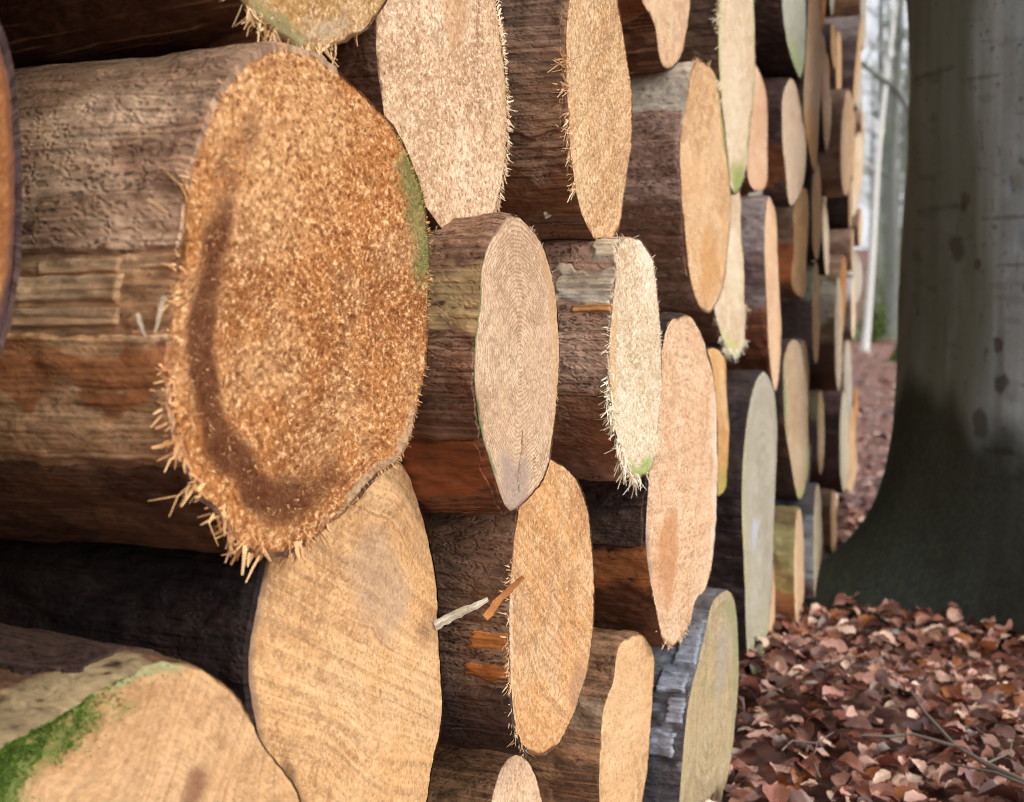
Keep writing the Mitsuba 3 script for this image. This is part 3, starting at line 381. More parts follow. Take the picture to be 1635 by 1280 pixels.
class Log:
    def __init__(self, name, c, yaw, tilt, radii, seed, detail=1.0, length=2.4):
        self.key, self.seed, self.length = name, seed, length
        self.c = np.array(c, float)
        a, t = math.radians(yaw), math.radians(tilt)
        self.n = np.array([math.cos(a) * math.cos(t), -math.sin(a) * math.cos(t), math.sin(t)])
        self.u = np.array([math.sin(a), math.cos(a), 0.0])
        self.w = np.cross(self.n, self.u)
        rng = self.rng = np.random.default_rng(seed)
        pa = PSI + max(-0.05, min(0.05, 0.4 * (a - PSI))) + rng.normal() * 0.006
        self.ax = np.array([-math.cos(pa), math.sin(pa), rng.normal() * 0.008])
        self.ax /= np.linalg.norm(self.ax)
        r = np.asarray(radii, float) / 1000.0
        self.R = float(r.mean())
        self.spl = CubicSpline(np.arange(len(r) + 1) * 2 * np.pi / len(r), np.r_[r, r[:1]], bc_type="periodic")
        self.detail = detail

    def radius(self, th):
        r = self.spl(np.mod(th, 2 * np.pi))
        d = np.stack([np.cos(th) * 6 + self.seed * 3.1, np.sin(th) * 6, th * 0], -1)
        d2 = np.stack([np.cos(th) * 16 + self.seed * 3.1, np.sin(th) * 16, th * 0], -1)
        return r * (1 + 0.02 * (meshkit.fbm(d, 3, 5) - 0.5) + 0.016 * (meshkit.fbm(d2, 3, 6) - 0.5))

    def rim(self, th, k=1.0):
        r = self.radius(th) * k
        return self.c + (r * np.cos(th))[..., None] * self.u + (r * np.sin(th))[..., None] * self.w

    def surface(self, th, t, lift=0.0):
        """Points on the log's side at angle th, t metres in from the cut, lifted off it."""
        p = self.rim(th)
        d = p - self.c
        d = d - (d @ self.ax)[..., None] * self.ax
        e = d / np.linalg.norm(d, axis=-1, keepdims=True)
        q = np.stack([np.cos(th) * self.R * 9, np.sin(th) * self.R * 9, t * 5 + self.seed], -1)
        q2 = np.stack([np.cos(th) * self.R * 45, np.sin(th) * self.R * 45, t * 14 + self.seed], -1)
        q3 = np.stack([np.cos(th) * self.R * 160, np.sin(th) * self.R * 160, t * 60 + self.seed], -1)
        flat = np.stack([np.cos(th) * self.R * 24, np.sin(th) * self.R * 24, t * 11 + self.seed], -1)
        h = 0.012 * (meshkit.fbm(q, 2, 1) - 0.5) * np.clip(t / 0.08, 0, 1) + 0.0022 * np.clip((meshkit.fbm(flat, 4, 9) - 0.5) * 14, 0, 1) * np.clip(t / 0.01, 0, 1) + (0.0035 * (meshkit.fbm(q2, 3, 2) - 0.5) + self.rough * (meshkit.fbm(q3, 2, 3) - 0.5)) * np.clip(t / 0.006, 0.12, 1)
        return p + t[..., None] * self.ax + (h + lift + 0.008 * np.clip(t, 0, 3))[..., None] * e

    rough = 0.0016

    def build_bark(self, row, dth=0.0022, dt=0.0025, fine=0.24):
        dth, dt = dth / self.detail, dt / self.detail
        M = int(max(40, min(520, 2 * math.pi * self.R / dth)))
        fine = min(fine, 0.30)
        t = np.r_[np.linspace(0, fine, max(8, int(fine / dt))), fine + (self.length - fine) * np.linspace(0.04, 1, 14) ** 1.6]
        th = np.arange(M + 1) * 2 * np.pi / M
        TH, TT = np.meshgrid(th, t, indexing="xy")
        v = self.surface(TH, TT)
        uv = np.stack([4 * row + TH * self.R, TT], -1)
        n0 = len(t) * (M + 1)
        f = grid_faces(len(t), M + 1, False)
        back = self.surface(th[:-1], np.full(M, self.length))
        v = np.vstack([v.reshape(-1, 3), back.mean(0)[None]])
        uv = np.vstack([uv.reshape(-1, 2), [[4 * row, self.length]]])
        j = (len(t) - 1) * (M + 1) + np.arange(M)
        tri = np.vstack([f[:, [0, 1, 2]], f[:, [0, 2, 3]], np.stack([j, j + 1, np.full(M, n0)], 1)])[:, ::-1]
        self.bark_row = row
        put(self.key + "__bark", (v, tri), "log_bark", True, uv)

    def build_face(self, row, step=0.0022, rough=0.0006, tear=0.0, cracks=(), saw=None):
        step = step / self.detail
        M = int(max(48, min(520, 2 * math.pi * self.R / step)))
        K = int(max(8, min(170, self.R / step)))
        th = np.arange(M) * 2 * np.pi / M
        rho = np.r_[np.linspace(0.012, 0.985, K), 1.0]
        RH, TH = np.meshgrid(rho, th, indexing="ij")
        r = self.radius(TH) * RH
        X, Y = r * np.cos(TH), r * np.sin(TH)
        q = np.stack([X * 260, Y * 260, X * 0 + self.seed], -1)
        big = np.stack([X * 26, Y * 26, X * 0 + self.seed], -1)
        h = rough * 2.2 * (meshkit.fbm(q, 2, 4) - 0.5) + 0.0035 * (meshkit.fbm(big, 3, 6) - 0.5)
        if saw:
            s = X * math.cos(math.radians(saw[0])) + Y * math.sin(math.radians(saw[0]))
            st = -X * math.sin(math.radians(saw[0])) + Y * math.cos(math.radians(saw[0]))
            h += saw[1] * 0.0022 * (meshkit.noise(np.stack([s * 150, st * 5, s * 0 + self.seed], -1), 8) - 0.5)
        for (a0, b0, a1, b1, wd, dp) in cracks:
            p0, p1 = np.array([a0, b0]) * self.R, np.array([a1, b1]) * self.R
            d = p1 - p0
            L = np.linalg.norm(d)
            d /= L
            al = (X - p0[0]) * d[0] + (Y - p0[1]) * d[1]
            ac = (X - p0[0]) * -d[1] + (Y - p0[1]) * d[0] + 0.004 * (meshkit.noise(np.stack([al * 60, al * 0, al * 0 + self.seed], -1), 9) - 0.5)
            taper = np.clip(np.minimum(al, L - al) / (0.25 * L), 0, 1)
            h -= dp * np.clip(1.4 - np.abs(ac) / (wd * (0.15 + taper)), 0, 1) * (taper > 0)
        fade = np.clip((1 - RH) / 0.03, 0, 1)
        h = h * (0.25 + 0.75 * fade) - 0.0022 * (1 - fade) ** 2
        if tear:
            h += tear * (1 - np.clip((1 - RH) / 0.05, 0, 1)) * (meshkit.noise(np.stack([TH * 30, RH * 0, RH * 0 + self.seed], -1), 3) - 0.3)
        v = (self.c + X[..., None] * self.u + Y[..., None] * self.w + h[..., None] * self.n).reshape(-1, 3)
        uv = np.stack([4 * row + RH * np.cos(TH), RH * np.sin(TH)], -1).reshape(-1, 2)
        f = grid_faces(len(rho), M, True)
        v = np.vstack([v, self.c[None]])
        uv = np.vstack([uv, [[4 * row, 0]]])
        j = np.arange(M)
        tri = np.vstack([f[:, [0, 2, 1]], f[:, [0, 3, 2]], np.stack([j, (j + 1) % M, np.full(M, len(v) - 1)], 1)])
        self.face_row = row
        put(self.key + "__cut_end", (v, tri), "sawn_wood", True, uv)

    def plate(self, th0, th1, t0, t1, lift, row, jag=0.006, name="bark_flake", curl=0.0, label=None, step=0.0025):
        """A piece of bark or peeled wood lying proud on the log's side."""
        th0, th1 = math.radians(th0), math.radians(th1)
        nth = int(max(10, min(180, (th1 - th0) * self.R / step)))
        nt = int(max(10, min(160, (min(t1, 0.4) - t0) / step)))
        s, k = np.meshgrid(np.linspace(0, 1, nth), np.linspace(0, 1, nt), indexing="xy")
        k2 = k if t1 < 0.5 else k ** 2.2
        sd = self.rng.integers(1000)
        nz = lambda x, o: meshkit.fbm(np.stack([x, x * 0 + o, x * 0 + sd], -1), 3, 11) - 0.5
        TT0, TT1 = t0 + jag * nz(s * 9, 1) * 1.4, t1 + jag * nz(s * 9, 2) * 2
        TT = TT0 + (TT1 - TT0) * k2
        A0, A1 = th0 + jag / self.R * 2 * nz(TT * 45, 3), th1 + jag / self.R * 2 * nz(TT * 45, 4)
        TH = A0 + (A1 - A0) * s
        e = np.minimum(np.minimum(s * nth, (1 - s) * nth), np.minimum(k * nt, (1 - k) * nt))
        up = np.where(e < 0.5, -0.002, np.where(e < 1.5, lift * 0.9, lift * (1 + 0.4 * (meshkit.fbm(np.stack([TH * self.R * 60, TT * 40, TT * 0 + sd], -1), 2, 3) - 0.5))))
        up = up + curl * np.where(e < 0.5, 0, 1) * (np.abs(s - 0.5) * 2) ** 3
        v = self.surface(TH, np.maximum(TT, 0.0), up)
        uv = np.stack([4 * row + TH * self.R, TT], -1)
        f = grid_faces(nt, nth, False)
        tri = np.vstack([f[:, [0, 1, 2]], f[:, [0, 2, 3]]])[:, ::-1]
        key = self.part(name)
        put(key, (v.reshape(-1, 3), tri), "log_bark", 40 if False else True, uv.reshape(-1, 2))
        if label:
            labels[key] = {"label": label}

    def part(self, name):
        k, i = f"{self.key}__{name}", 0
        while k in scene:
            i += 1
            k = f"{self.key}__{name}_{i:03d}"
        return k

    def fibres(self, spec, name="frayed_fibres"):
        """spec: list of (from angle, to angle, how many, length, thickness, lean outwards, lean forwards, untidiness, inset)."""
        P, D, L, W = [], [], [], []
        rng = self.rng
        for (a0, a1, num, ln, wd, out, fwd, mess, inset) in spec:
            th = np.radians(rng.uniform(a0, a1, num))
            keep = meshkit.fbm(np.stack([th * 9, th * 0, th * 0 + self.seed], -1), 3, 7) + (rng.random(num) - 0.5) * (0.3 if mess > 0.12 else 1.0) > (0.5 if mess > 0.12 else 0.2)
            th = th[keep]
            k = 1 - rng.random(len(th)) * inset
            p = self.rim(th, 1.0) * k[:, None] + self.c * (1 - k)[:, None] - self.n * rng.random(len(th))[:, None] * 0.003
            e = np.cos(th)[:, None] * self.u + np.sin(th)[:, None] * self.w
            d = out * e + fwd * self.n + mess * rng.normal(size=(len(th), 3)) + np.array([0, 0, -0.1])
            P.append(p)
            D.append(d / np.linalg.norm(d, axis=1, keepdims=True))
            L.append(ln * np.exp(np.minimum(rng.normal(size=len(th)) * (0.5 if mess > 0.12 else 0.18), 0.6)))
            W.append(wd * rng.uniform(0.5, 1.3, len(th)))
        v, f, uv = splinters(np.vstack(P), np.vstack(D), np.concatenate(L), np.concatenate(W), rng, self.face_row)
        key = self.part(name)
        put(key, (v, f), "wood_fibre", False, uv)
        labels[key] = {"kind": "stuff"}

    def moss(self, a0, a1, r0, num, ln, wd):
        """Tufts of moss standing on the rim of the cut."""
        rng = self.rng
        th, rho = np.radians(rng.normal((a0 + a1) / 2, (a1 - a0) / 4, num)), 1 - np.abs(rng.normal(size=num)) * (1 - r0) / 2
        keep = meshkit.fbm(np.stack([th * 12, rho * 30, th * 0 + self.seed], -1), 3, 8) + 0.3 * rng.random(num) > 0.6
        th, rho = th[keep], rho[keep]
        r = self.radius(th) * rho
        p = self.c + (r * np.cos(th))[:, None] * self.u + (r * np.sin(th))[:, None] * self.w - 0.001 * self.n
        d = self.n + 0.7 * rng.normal(size=p.shape)
        d /= np.linalg.norm(d, axis=1, keepdims=True)
        v, f, uv = splinters(p, d, ln * rng.uniform(0.5, 1.6, len(p)), np.full(len(p), wd), rng, 0, False)
        key = self.part("moss")
        put(key, (v, f), "moss", False)
        labels[key] = {"label": "green moss on the rim of the cut", "kind": "stuff"}

    def nap(self, num, ln, wd, mess=0.7, rmax=0.98):
        """Torn fibre ends standing all over a rough cut."""
        rng = self.rng
        rho, th = np.sqrt(rng.random(num)) * rmax, rng.random(num) * 2 * np.pi
        r = self.radius(th) * rho
        X, Y = r * np.cos(th), r * np.sin(th)
        keep = meshkit.fbm(np.stack([X * 70, Y * 70, X * 0 + self.seed], -1), 3, 5) + 0.5 * rng.random(num) > 0.72
        X, Y = X[keep], Y[keep]
        big = np.stack([X * 26, Y * 26, X * 0 + self.seed], -1)
        h = 0.0035 * (meshkit.fbm(big, 3, 6) - 0.5) - 0.0012
        p = self.c + X[:, None] * self.u + Y[:, None] * self.w + h[:, None] * self.n
        lean = meshkit.noise(np.stack([X * 12, Y * 12, X * 0 + self.seed + 3], -1), 2) * 6.28
        d = self.n + mess * rng.normal(size=p.shape) + 0.5 * (np.cos(lean)[:, None] * self.u + np.sin(lean)[:, None] * self.w)
        d /= np.linalg.norm(d, axis=1, keepdims=True)
        v, f, uv = splinters(p, d, ln * np.exp(rng.normal(size=len(p)) * 0.35), wd * rng.uniform(0.5, 1.4, len(p)), rng, self.face_row, False)
        key = self.part("torn_fibres")
        put(key, (v, f), "wood_fibre", False, uv)
        labels[key] = {"kind": "stuff"}


def splinters(p, d, L, W, rng, row, bent=True):
    """Thin tapering slivers as one mesh: (vertices, triangles, uv)."""
    N = len(p)
    a = np.cross(d, rng.normal(size=(N, 3)))
    a /= np.linalg.norm(a, axis=1, keepdims=True)
    b = np.cross(d, a)
    ang = np.arange(3) * 2 * np.pi / 3
    ring = lambda c, k: c[:, None] + (W * k)[:, None, None] * (np.cos(ang)[None, :, None] * a[:, None] + 0.55 * np.sin(ang)[None, :, None] * b[:, None])
    tone = np.clip(rng.beta(2, 2, N), 0.01, 0.99)
    if bent:
        bend = rng.normal(size=(N, 3)) * 0.16
        m = p + d * (L * 0.55)[:, None]
        tip = p + (d + bend) * L[:, None]
        v = np.concatenate([ring(p - d * 0.003, 1.0), ring(m, 0.85), ring(tip, 0.45)], 1)
        rows, base = 9, 9
        tri = []
        for s in (0, 3):
            for k in range(3):
                k2 = (k + 1) % 3
                tri += [[s + k, s + k2, s + 3 + k2], [s + k, s + 3 + k2, s + 3 + k]]
        tri.append([6, 7, 8])
    else:
        v = np.concatenate([ring(p - d * 0.001, 1.0), (p + d * L[:, None])[:, None]], 1)
        base = 4
        tri = [[0, 1, 3], [1, 2, 3], [2, 0, 3]]
    f = (np.array(tri)[None] + (np.arange(N) * base)[:, None, None]).reshape(-1, 3)
    uv = np.stack([np.full((N, base), float(row)), np.repeat(tone[:, None], base, 1)], -1).reshape(-1, 2)
    return v.reshape(-1, 3), f, uv


GROUP = "logs of the timber stack"
PURPLE = (88, 66, 70)
# per log: label; face options; bark options; extra pieces
SPEC = {
    "A": dict(label="largest log in front, rough orange cut end covered in torn fibres, splinters on its rim", detail=1.5,
              face=dict(style="orange", ring=0.5, freq=30, saw=(10, 0.1), grain=1.0, pith=(0.05, -0.05),
                        tints=[(212, 105, 0.79, 0.125, (92, 54, 38), 0.92), (28, 34, 0.97, 0.2, GREEN, 0.8), (300, 34, 0.98, 0.07, (176, 150, 122), 0.9)]),
              mesh=dict(rough=0.0016, tear=0.002, step=0.0021),
              bark=("peeled", [], dict())),
    "B": dict(label="smooth tan cut end with slanting saw lines, directly below the large rough orange one", detail=1.2,
              face=dict(style="tan", base=(212, 166, 120), light=(230, 196, 156), ring=0.14, freq=30, saw=(62, 1.3), grain=0.6, pith=(0.05, -0.1),
                        tints=[(180, 60, 1.0, 0.07, (140, 112, 98), 0.8), (60, 60, 0.42, 0.3, (172, 146, 128), 0.5), (215, 22, 0.9, 0.12, (84, 58, 44), 0.8)]),
              mesh=dict(saw=(62, 1.0)), bark=("dark", [], dict(c1=(38, 29, 27), c2=(48, 36, 33)))),
    "C": dict(label="log at the bottom left corner with bright green moss along its left rim", detail=1.2,
              face=dict(style="tan", ring=0.25, freq=30, saw=(335, 1.3), grain=0.4, base=(206, 164, 122), light=(224, 188, 150),
                        tints=[(132, 40, 0.94, 0.2, (92, 118, 58), 0.85), (92, 26, 1.0, 0.08, (150, 156, 116), 0.8), (48, 18, 0.35, 0.22, (134, 92, 72), 0.8)]),
              mesh=dict(saw=(335, 0.5)), bark=("mossy", [(125, 40, 0.06, (178, 156, 120), 0.85)], dict(c1=(112, 82, 62), c2=(96, 66, 48), c3=(80, 58, 44)))),
    "D": dict(label="log at the top left edge of the picture with mossy shreds along its lower rim", detail=1.0,
              face=dict(style="tan", grain=0.9, saw=(20, 0.3), base=(186, 148, 96), tints=[(250, 40, 0.97, 0.12, OLIVE, 0.9), (275, 18, 0.9, 0.12, (186, 170, 150), 0.8)]),
              mesh=dict(rough=0.0012), bark=("rust", [], dict(c1=(86, 56, 38)))),
    "E": dict(label="log cut off by the picture's left edge, rusty orange with a dark bark rim", detail=0.9,
              face=dict(style="orange", grain=0.8, base=(156, 104, 66), light=(200, 150, 104), tints=[(0, 190, 1.0, 0.13, PURPLE, 1.0), (20, 60, 0.8, 0.3, (150, 96, 60), 0.5)]),
              mesh=dict(rough=0.001), bark=("dark", [], dict(c1=(84, 64, 62), c2=(66, 48, 46)))),
    "F": dict(label="pale pink cut end at the top, a straight comb of fibres down its right", detail=1.2,
              face=dict(style="pink", ring=0.12, grain=1.0, saw=(0, 0.25), tints=[(0, 40, 0.97, 0.10, (190, 160, 118), 0.8), (80, 30, 0.3, 0.3, (190, 146, 108), 0.6)]),
              mesh=dict(rough=0.0013, cracks=[(0.42, 0.75, 0.40, 0.05, 0.0016, 0.006), (0.40, 0.02, 0.46, -0.22, 0.001, 0.004)]),
              bark=("rust", [], dict(c1=(112, 84, 68), c2=(92, 66, 52)))),
    "G": dict(label="tan cut end at the top with wispy left rim, right of the pale comb-edged one", detail=1.1,
              face=dict(style="tan", ring=0.4, freq=24, grain=0.95, saw=(300, 0.8), pith=(0, -0.3), tints=[(0, 60, 1.0, 0.05, (176, 120, 80), 0.5)]),
              mesh=dict(rough=0.001), bark=("rust", [(232, 14, 9, (134, 84, 46), 0.7)], dict(c1=(134, 106, 88), c2=(156, 122, 98)))),
    "H": dict(label="pale log end at the top edge, narrowing to a point above a bark-stripped log", detail=0.8,
              face=dict(style="pink", ring=0.2, grain=0.4), mesh=dict(), bark=("rust", [(215, 18, 9, (146, 88, 54), 0.8)], dict(c1=(96, 62, 44)))),
    "I": dict(label="upright tan cut end whose bark has a grey white patch near its top", detail=1.0,
              face=dict(style="tan", ring=0.15, grain=0.9, base=(214, 172, 130), saw=(80, 0.5), tints=[(40, 50, 1.0, 0.12, (150, 148, 92), 0.9), (280, 40, 0.6, 0.4, (196, 140, 88), 0.6)]),
              mesh=dict(), bark=("pinkish", [(128, 26, 9, (186, 178, 164), 0.85), (215, 22, 9, (116, 76, 54), 0.7)], dict())),
    "J": dict(label="tall cream cut end with green edges, its left rim a fuzzy comb of fibres", detail=1.0,
              face=dict(style="cream", ring=0.2, grain=0.85, tints=[(0, 70, 1.0, 0.16, LIME, 0.9), (180, 70, 1.0, 0.14, (186, 182, 128), 0.85), (285, 30, 0.95, 0.2, (140, 158, 88), 0.9)]),
              mesh=dict(), bark=("rust", [], dict(c1=(108, 88, 70), c2=(92, 70, 56)))),
    "K": dict(label="narrow salmon cut end peeping out right of the tall cream one", detail=0.6, face=dict(style="pink", ring=0.2, grain=0.6, base=(218, 176, 146)), mesh=dict(), bark=("rust", [], {})),
    "L": dict(label="slim pale cut end with two white flecks on the bark at its left", detail=0.6, face=dict(style="pink", ring=0.15, grain=0.5, base=(226, 200, 178)), mesh=dict(), bark=("dark", [(215, 22, 9, (130, 78, 46), 0.8)], dict(c1=(78, 58, 56)))),
    "M": dict(label="bluish green weathered log end hanging down from the top edge", detail=0.6, face=dict(style="grey", ring=0.15, grain=0.4, base=(190, 196, 182), tints=[(270, 50, 0.9, 0.3, (166, 180, 132), 0.9)]), mesh=dict(), bark=("dark", [], {})),
    "N": dict(label="long pale cut end at the top right of the stack, orange towards its foot", detail=0.6, face=dict(style="pink", ring=0.2, grain=0.6, tints=[(265, 60, 0.8, 0.5, (206, 156, 106), 0.8)]), mesh=dict(), bark=("dark", [], {})),
    "O": dict(label="pinkish grey cut end with fine wavy rings and a split foot, in mid stack", detail=1.3,
              face=dict(style="pink", ring=1.0, freq=34, grain=0.5, base=(208, 178, 150), light=(232, 210, 188), dark=(164, 130, 108), saw=(88, 0.2), tints=[(180, 80, 1.01, 0.06, (116, 132, 84), 0.9), (258, 30, 0.85, 0.25, (166, 146, 136), 0.8), (10, 70, 0.9, 0.14, (196, 156, 114), 0.6)]),
              mesh=dict(rough=0.0008, cracks=[(0.02, -0.55, -0.08, -1.0, 0.0022, 0.009), (0.3, -0.78, 0.2, -0.98, 0.0015, 0.005)]),
              bark=("rust", [(152, 16, 9, (178, 150, 108), 0.95), (232, 16, 9, (138, 76, 42), 0.7)], dict(c1=(112, 84, 70), c2=(142, 108, 86), streak=1.0))),
    "P": dict(label="cream cut end with chipped white top and shaggy fibres at its lower left", detail=1.2,
              face=dict(style="cream", ring=0.1, grain=0.9, saw=(0, 0.15), tints=[(268, 30, 0.97, 0.16, (158, 172, 104), 0.9), (180, 50, 0.9, 0.2, (204, 164, 114), 0.6), (75, 40, 0.98, 0.14, (226, 218, 200), 0.9)]),
              mesh=dict(rough=0.0012), bark=("pinkish", [(222, 26, 9, (134, 88, 56), 0.8)], dict(c1=(190, 156, 134), c2=(170, 134, 114)))),
    "Q": dict(label="broad peach cut end partly behind the shaggy cream one, with black bark on its side", detail=1.0,
              face=dict(style="pink", ring=0.25, freq=20, grain=0.9, base=(220, 176, 142), saw=(85, 0.7), tints=[(225, 30, 0.6, 0.35, (186, 128, 84), 0.7), (0, 60, 0.95, 0.2, (226, 204, 188), 0.7), (205, 16, 1.0, 0.12, (150, 132, 128), 0.8)]),
              mesh=dict(rough=0.0008), bark=("dark", [(210, 11, 9, (164, 104, 62), 0.95), (235, 16, 9, (96, 60, 40), 0.9)], dict(c1=(52, 38, 36)))),
    "R": dict(label="orange tan cut end with slanting saw marks and a loose splinter at its left rim", detail=1.1,
              face=dict(style="tan", ring=0.25, freq=22, grain=0.7, saw=(52, 0.9), base=(212, 160, 112), tints=[(190, 60, 1.0, 0.08, (218, 198, 168), 0.7), (300, 22, 0.85, 0.2, (160, 124, 100), 0.6)]),
              mesh=dict(saw=(52, 0.35), rough=0.0008), bark=("rust", [(146, 22, 9, (112, 84, 66), 0.6)], dict(c1=(150, 120, 98), c2=(124, 96, 80), pit=1.0))),
    "S": dict(label="fuzzy cream log end showing behind the upright tan one, tufted at its foot", detail=0.8,
              face=dict(style="cream", ring=0.1, grain=0.7, tints=[(268, 30, 0.97, 0.2, (196, 196, 132), 0.9)]), mesh=dict(rough=0.001), bark=("rust", [], {})),
    "T": dict(label="thin pale cut end with lilac grey bark above and red brown bark below", detail=0.8,
              face=dict(style="pink", ring=0.1, grain=0.5, base=(226, 186, 152)), mesh=dict(), bark=("lilac", [(222, 30, 9, (124, 72, 44), 0.95)], {})),
    "U": dict(label="orange sliver of a log end right behind the broad peach one", detail=0.6, face=dict(style="tan", ring=0.1, grain=0.5, base=(206, 158, 104), tints=[(290, 40, 0.9, 0.3, (170, 160, 90), 0.8)]), mesh=dict(), bark=("dark", [], {})),
    "V": dict(label="large weathered grey log end streaked with blue, standing on the leaf litter", detail=0.9,
              face=dict(style="grey", ring=0.5, freq=9, grain=0.5, saw=(2, 0.7), tints=[(180, 70, 1.0, 0.16, (186, 182, 128), 0.8), (270, 40, 0.9, 0.3, (170, 172, 140), 0.9), (200, 30, 0.3, 0.3, (186, 188, 204), 0.8)]),
              mesh=dict(), bark=("dark", [], dict(c1=(64, 50, 50), c2=(46, 36, 38)))),
    "W": dict(label="leaning log end with lime green edges, above the mossy-barked log", detail=0.7, face=dict(style="pink", ring=0.15, grain=0.5, base=(204, 178, 150), tints=[(150, 60, 1.0, 0.3, LIME, 0.95), (300, 60, 1.0, 0.2, (180, 184, 128), 0.9)]), mesh=dict(), bark=("dark", [(200, 25, 9, (92, 62, 44), 0.6)], {})),
    "X": dict(label="tapering orange log end under the slim pale one with white flecks", detail=0.5, face=dict(style="tan", ring=0.1, grain=0.5, base=(224, 176, 126)), mesh=dict(), bark=("rust", [(200, 22, 9, (158, 90, 52), 0.9), (158, 26, 9, (140, 118, 102), 0.8)], {})),
    "Y": dict(label="leaning olive green weathered log end at the bottom, beside silvery flaking bark", detail=1.0,
              face=dict(style="grey", ring=0.5, freq=8, grain=0.5, saw=(8, 0.7), base=(186, 166, 130), light=(200, 184, 158), tints=[(20, 75, 0.98, 0.26, (152, 152, 118), 0.7), (180, 70, 1.0, 0.2, (184, 170, 136), 0.5), (60, 40, 0.4, 0.4, (168, 158, 146), 0.7)]),
              mesh=dict(), bark=("silver", [], {})),
    "Z": dict(label="plain pale tan log end at the bottom, left of the olive green one", detail=0.9, face=dict(style="tan", ring=0.15, grain=0.6, base=(220, 178, 134), light=(230, 196, 158), saw=(85, 0.6)), mesh=dict(), bark=("rust", [(150, 12, 9, (150, 128, 108), 0.7)], dict(c1=(104, 78, 62)))),
    "AA": dict(label="pale rough log end cut off by the bottom edge under the orange tan one", detail=0.9, face=dict(style="pink", ring=0.1, grain=0.8, base=(220, 184, 154)), mesh=dict(rough=0.001), bark=("rust", [], dict(c1=(96, 68, 52)))),
    "N2": dict(label="narrow greyish pink log end right of the long pale one", detail=0.4, face=dict(style="pink"), mesh=dict(), bark=("dark", [], {})),
    "N3": dict(label="thin tan log end below the long pale one, a blue grey scrap beside it", detail=0.4, face=dict(style="tan"), mesh=dict(), bark=("dark", [], {})),
    "N4": dict(label="thin orange tan log end in front of a pale stripped log", detail=0.4, face=dict(style="tan"), mesh=dict(), bark=("lilac", [(138, 26, 9, (176, 180, 150), 0.8)], dict(c1=(112, 94, 86)))),
    "N5": dict(label="slim cream log end with bark greenish white on top and chestnut underneath", detail=0.4, face=dict(style="cream"), mesh=dict(), bark=("mossy", [(140, 24, 9, (196, 190, 170), 0.9), (222, 34, 9, (92, 56, 42), 0.95)], dict(c1=(160, 146, 120)))),
    "N6": dict(label="slim grey cream log end nearest the leafy path, at half height", detail=0.4, face=dict(style="grey", base=(206, 196, 170)), mesh=dict(), bark=("dark", [], dict(c1=(98, 70, 68)))),
    "N7": dict(label="slim tan log end with a mossy top, right of the lime edged one", detail=0.4, face=dict(style="tan", base=(214, 186, 146)), mesh=dict(), bark=("lilac", [(125, 26, 9, (176, 170, 120), 0.8)], dict(c1=(138, 112, 98)))),
    "N9": dict(label="small pale log end low down behind the large grey one", detail=0.4, face=dict(style="pink"), mesh=dict(), bark=("rust", [], {})),
    "AC": dict(label="low slim log end with moss covered bark, standing in the leaf litter", detail=0.6, face=dict(style="pink", base=(224, 188, 154)), mesh=dict(), bark=("mossy", [(215, 22, 9, (150, 98, 66), 0.9)], {})),
    "AD": dict(label="low slim log end with blue grey bark, next to the tree's black root", detail=0.6, face=dict(style="cream", base=(206, 190, 160)), mesh=dict(), bark=("silver", [(222, 26, 9, (84, 66, 66), 0.9)], {})),
    "AE": dict(label="smallest low log end, brown, touching the tree's root flare", detail=0.4, face=dict(style="tan"), mesh=dict(), bark=("rust", [], {})),
    "N10": dict(label="distant small log end with tan bark, near the top of the far edge", detail=0.3, face=dict(style="tan"), mesh=dict(), bark=("pinkish", [], dict(c1=(156, 122, 104)))),
    "N11": dict(label="distant log with mauve grey bark and a dark thin end", detail=0.3, face=dict(style="tan"), mesh=dict(), bark=("lilac", [], {})),
    "N12": dict(label="distant topmost log end beside the forest gap", detail=0.3, face=dict(style="grey"), mesh=dict(), bark=("rust", [], {})),
    "N13": dict(label="distant pale log tip pointing down from the top edge", detail=0.3, face=dict(style="grey"), mesh=dict(), bark=("dark", [], {})),
    "N14": dict(label="distant short pale log end above the white capped one", detail=0.3, face=dict(style="grey"), mesh=dict(), bark=("dark", [], {})),
    "N15": dict(label="distant tiny log end, second from the top of the far edge", detail=0.3, face=dict(style="grey"), mesh=dict(), bark=("rust", [], {})),
    "N16": dict(label="distant tiny log end beside the white birch stem", detail=0.3, face=dict(style="grey"), mesh=dict(), bark=("rust", [], {})),
    "N17": dict(label="distant thin log end with very dark bark, below the mauve grey one", detail=0.3, face=dict(style="tan", base=(150, 120, 100)), mesh=dict(), bark=("dark", [], {})),
    "N18": dict(label="distant log with whitish lilac bark top at the far edge", detail=0.3, face=dict(style="cream"), mesh=dict(), bark=("lilac", [(140, 30, 9, (214, 212, 222), 0.9)], {})),
}
MADE = {}
for num, (k, (c, yaw, tilt, radii)) in enumerate(LOGS.items()):
    sp = SPEC[k]
    if k == 'E':
        c = (c[0] - 0.006, c[1], c[2])
    key = next_key("log")
    g = Log(key, c, yaw, tilt, radii, 10 + num, sp["detail"])
    if sp["bark"][0] in ("dark", "silver"):
        g.rough = 0.0042
    labels[key] = {"label": sp["label"], "category": "log", "group": GROUP}
    g.build_face(face_row(g.R, **sp["face"]), **{**({"step": 0.003} if sp["detail"] < 0.7 else {}), **sp["mesh"]})
    kind, bands, over = sp["bark"]
    g.build_bark(bark_row(g.R, kind, bands, **over), fine=0.24 if sp["detail"] > 0.7 else 0.16)
    MADE[k] = g

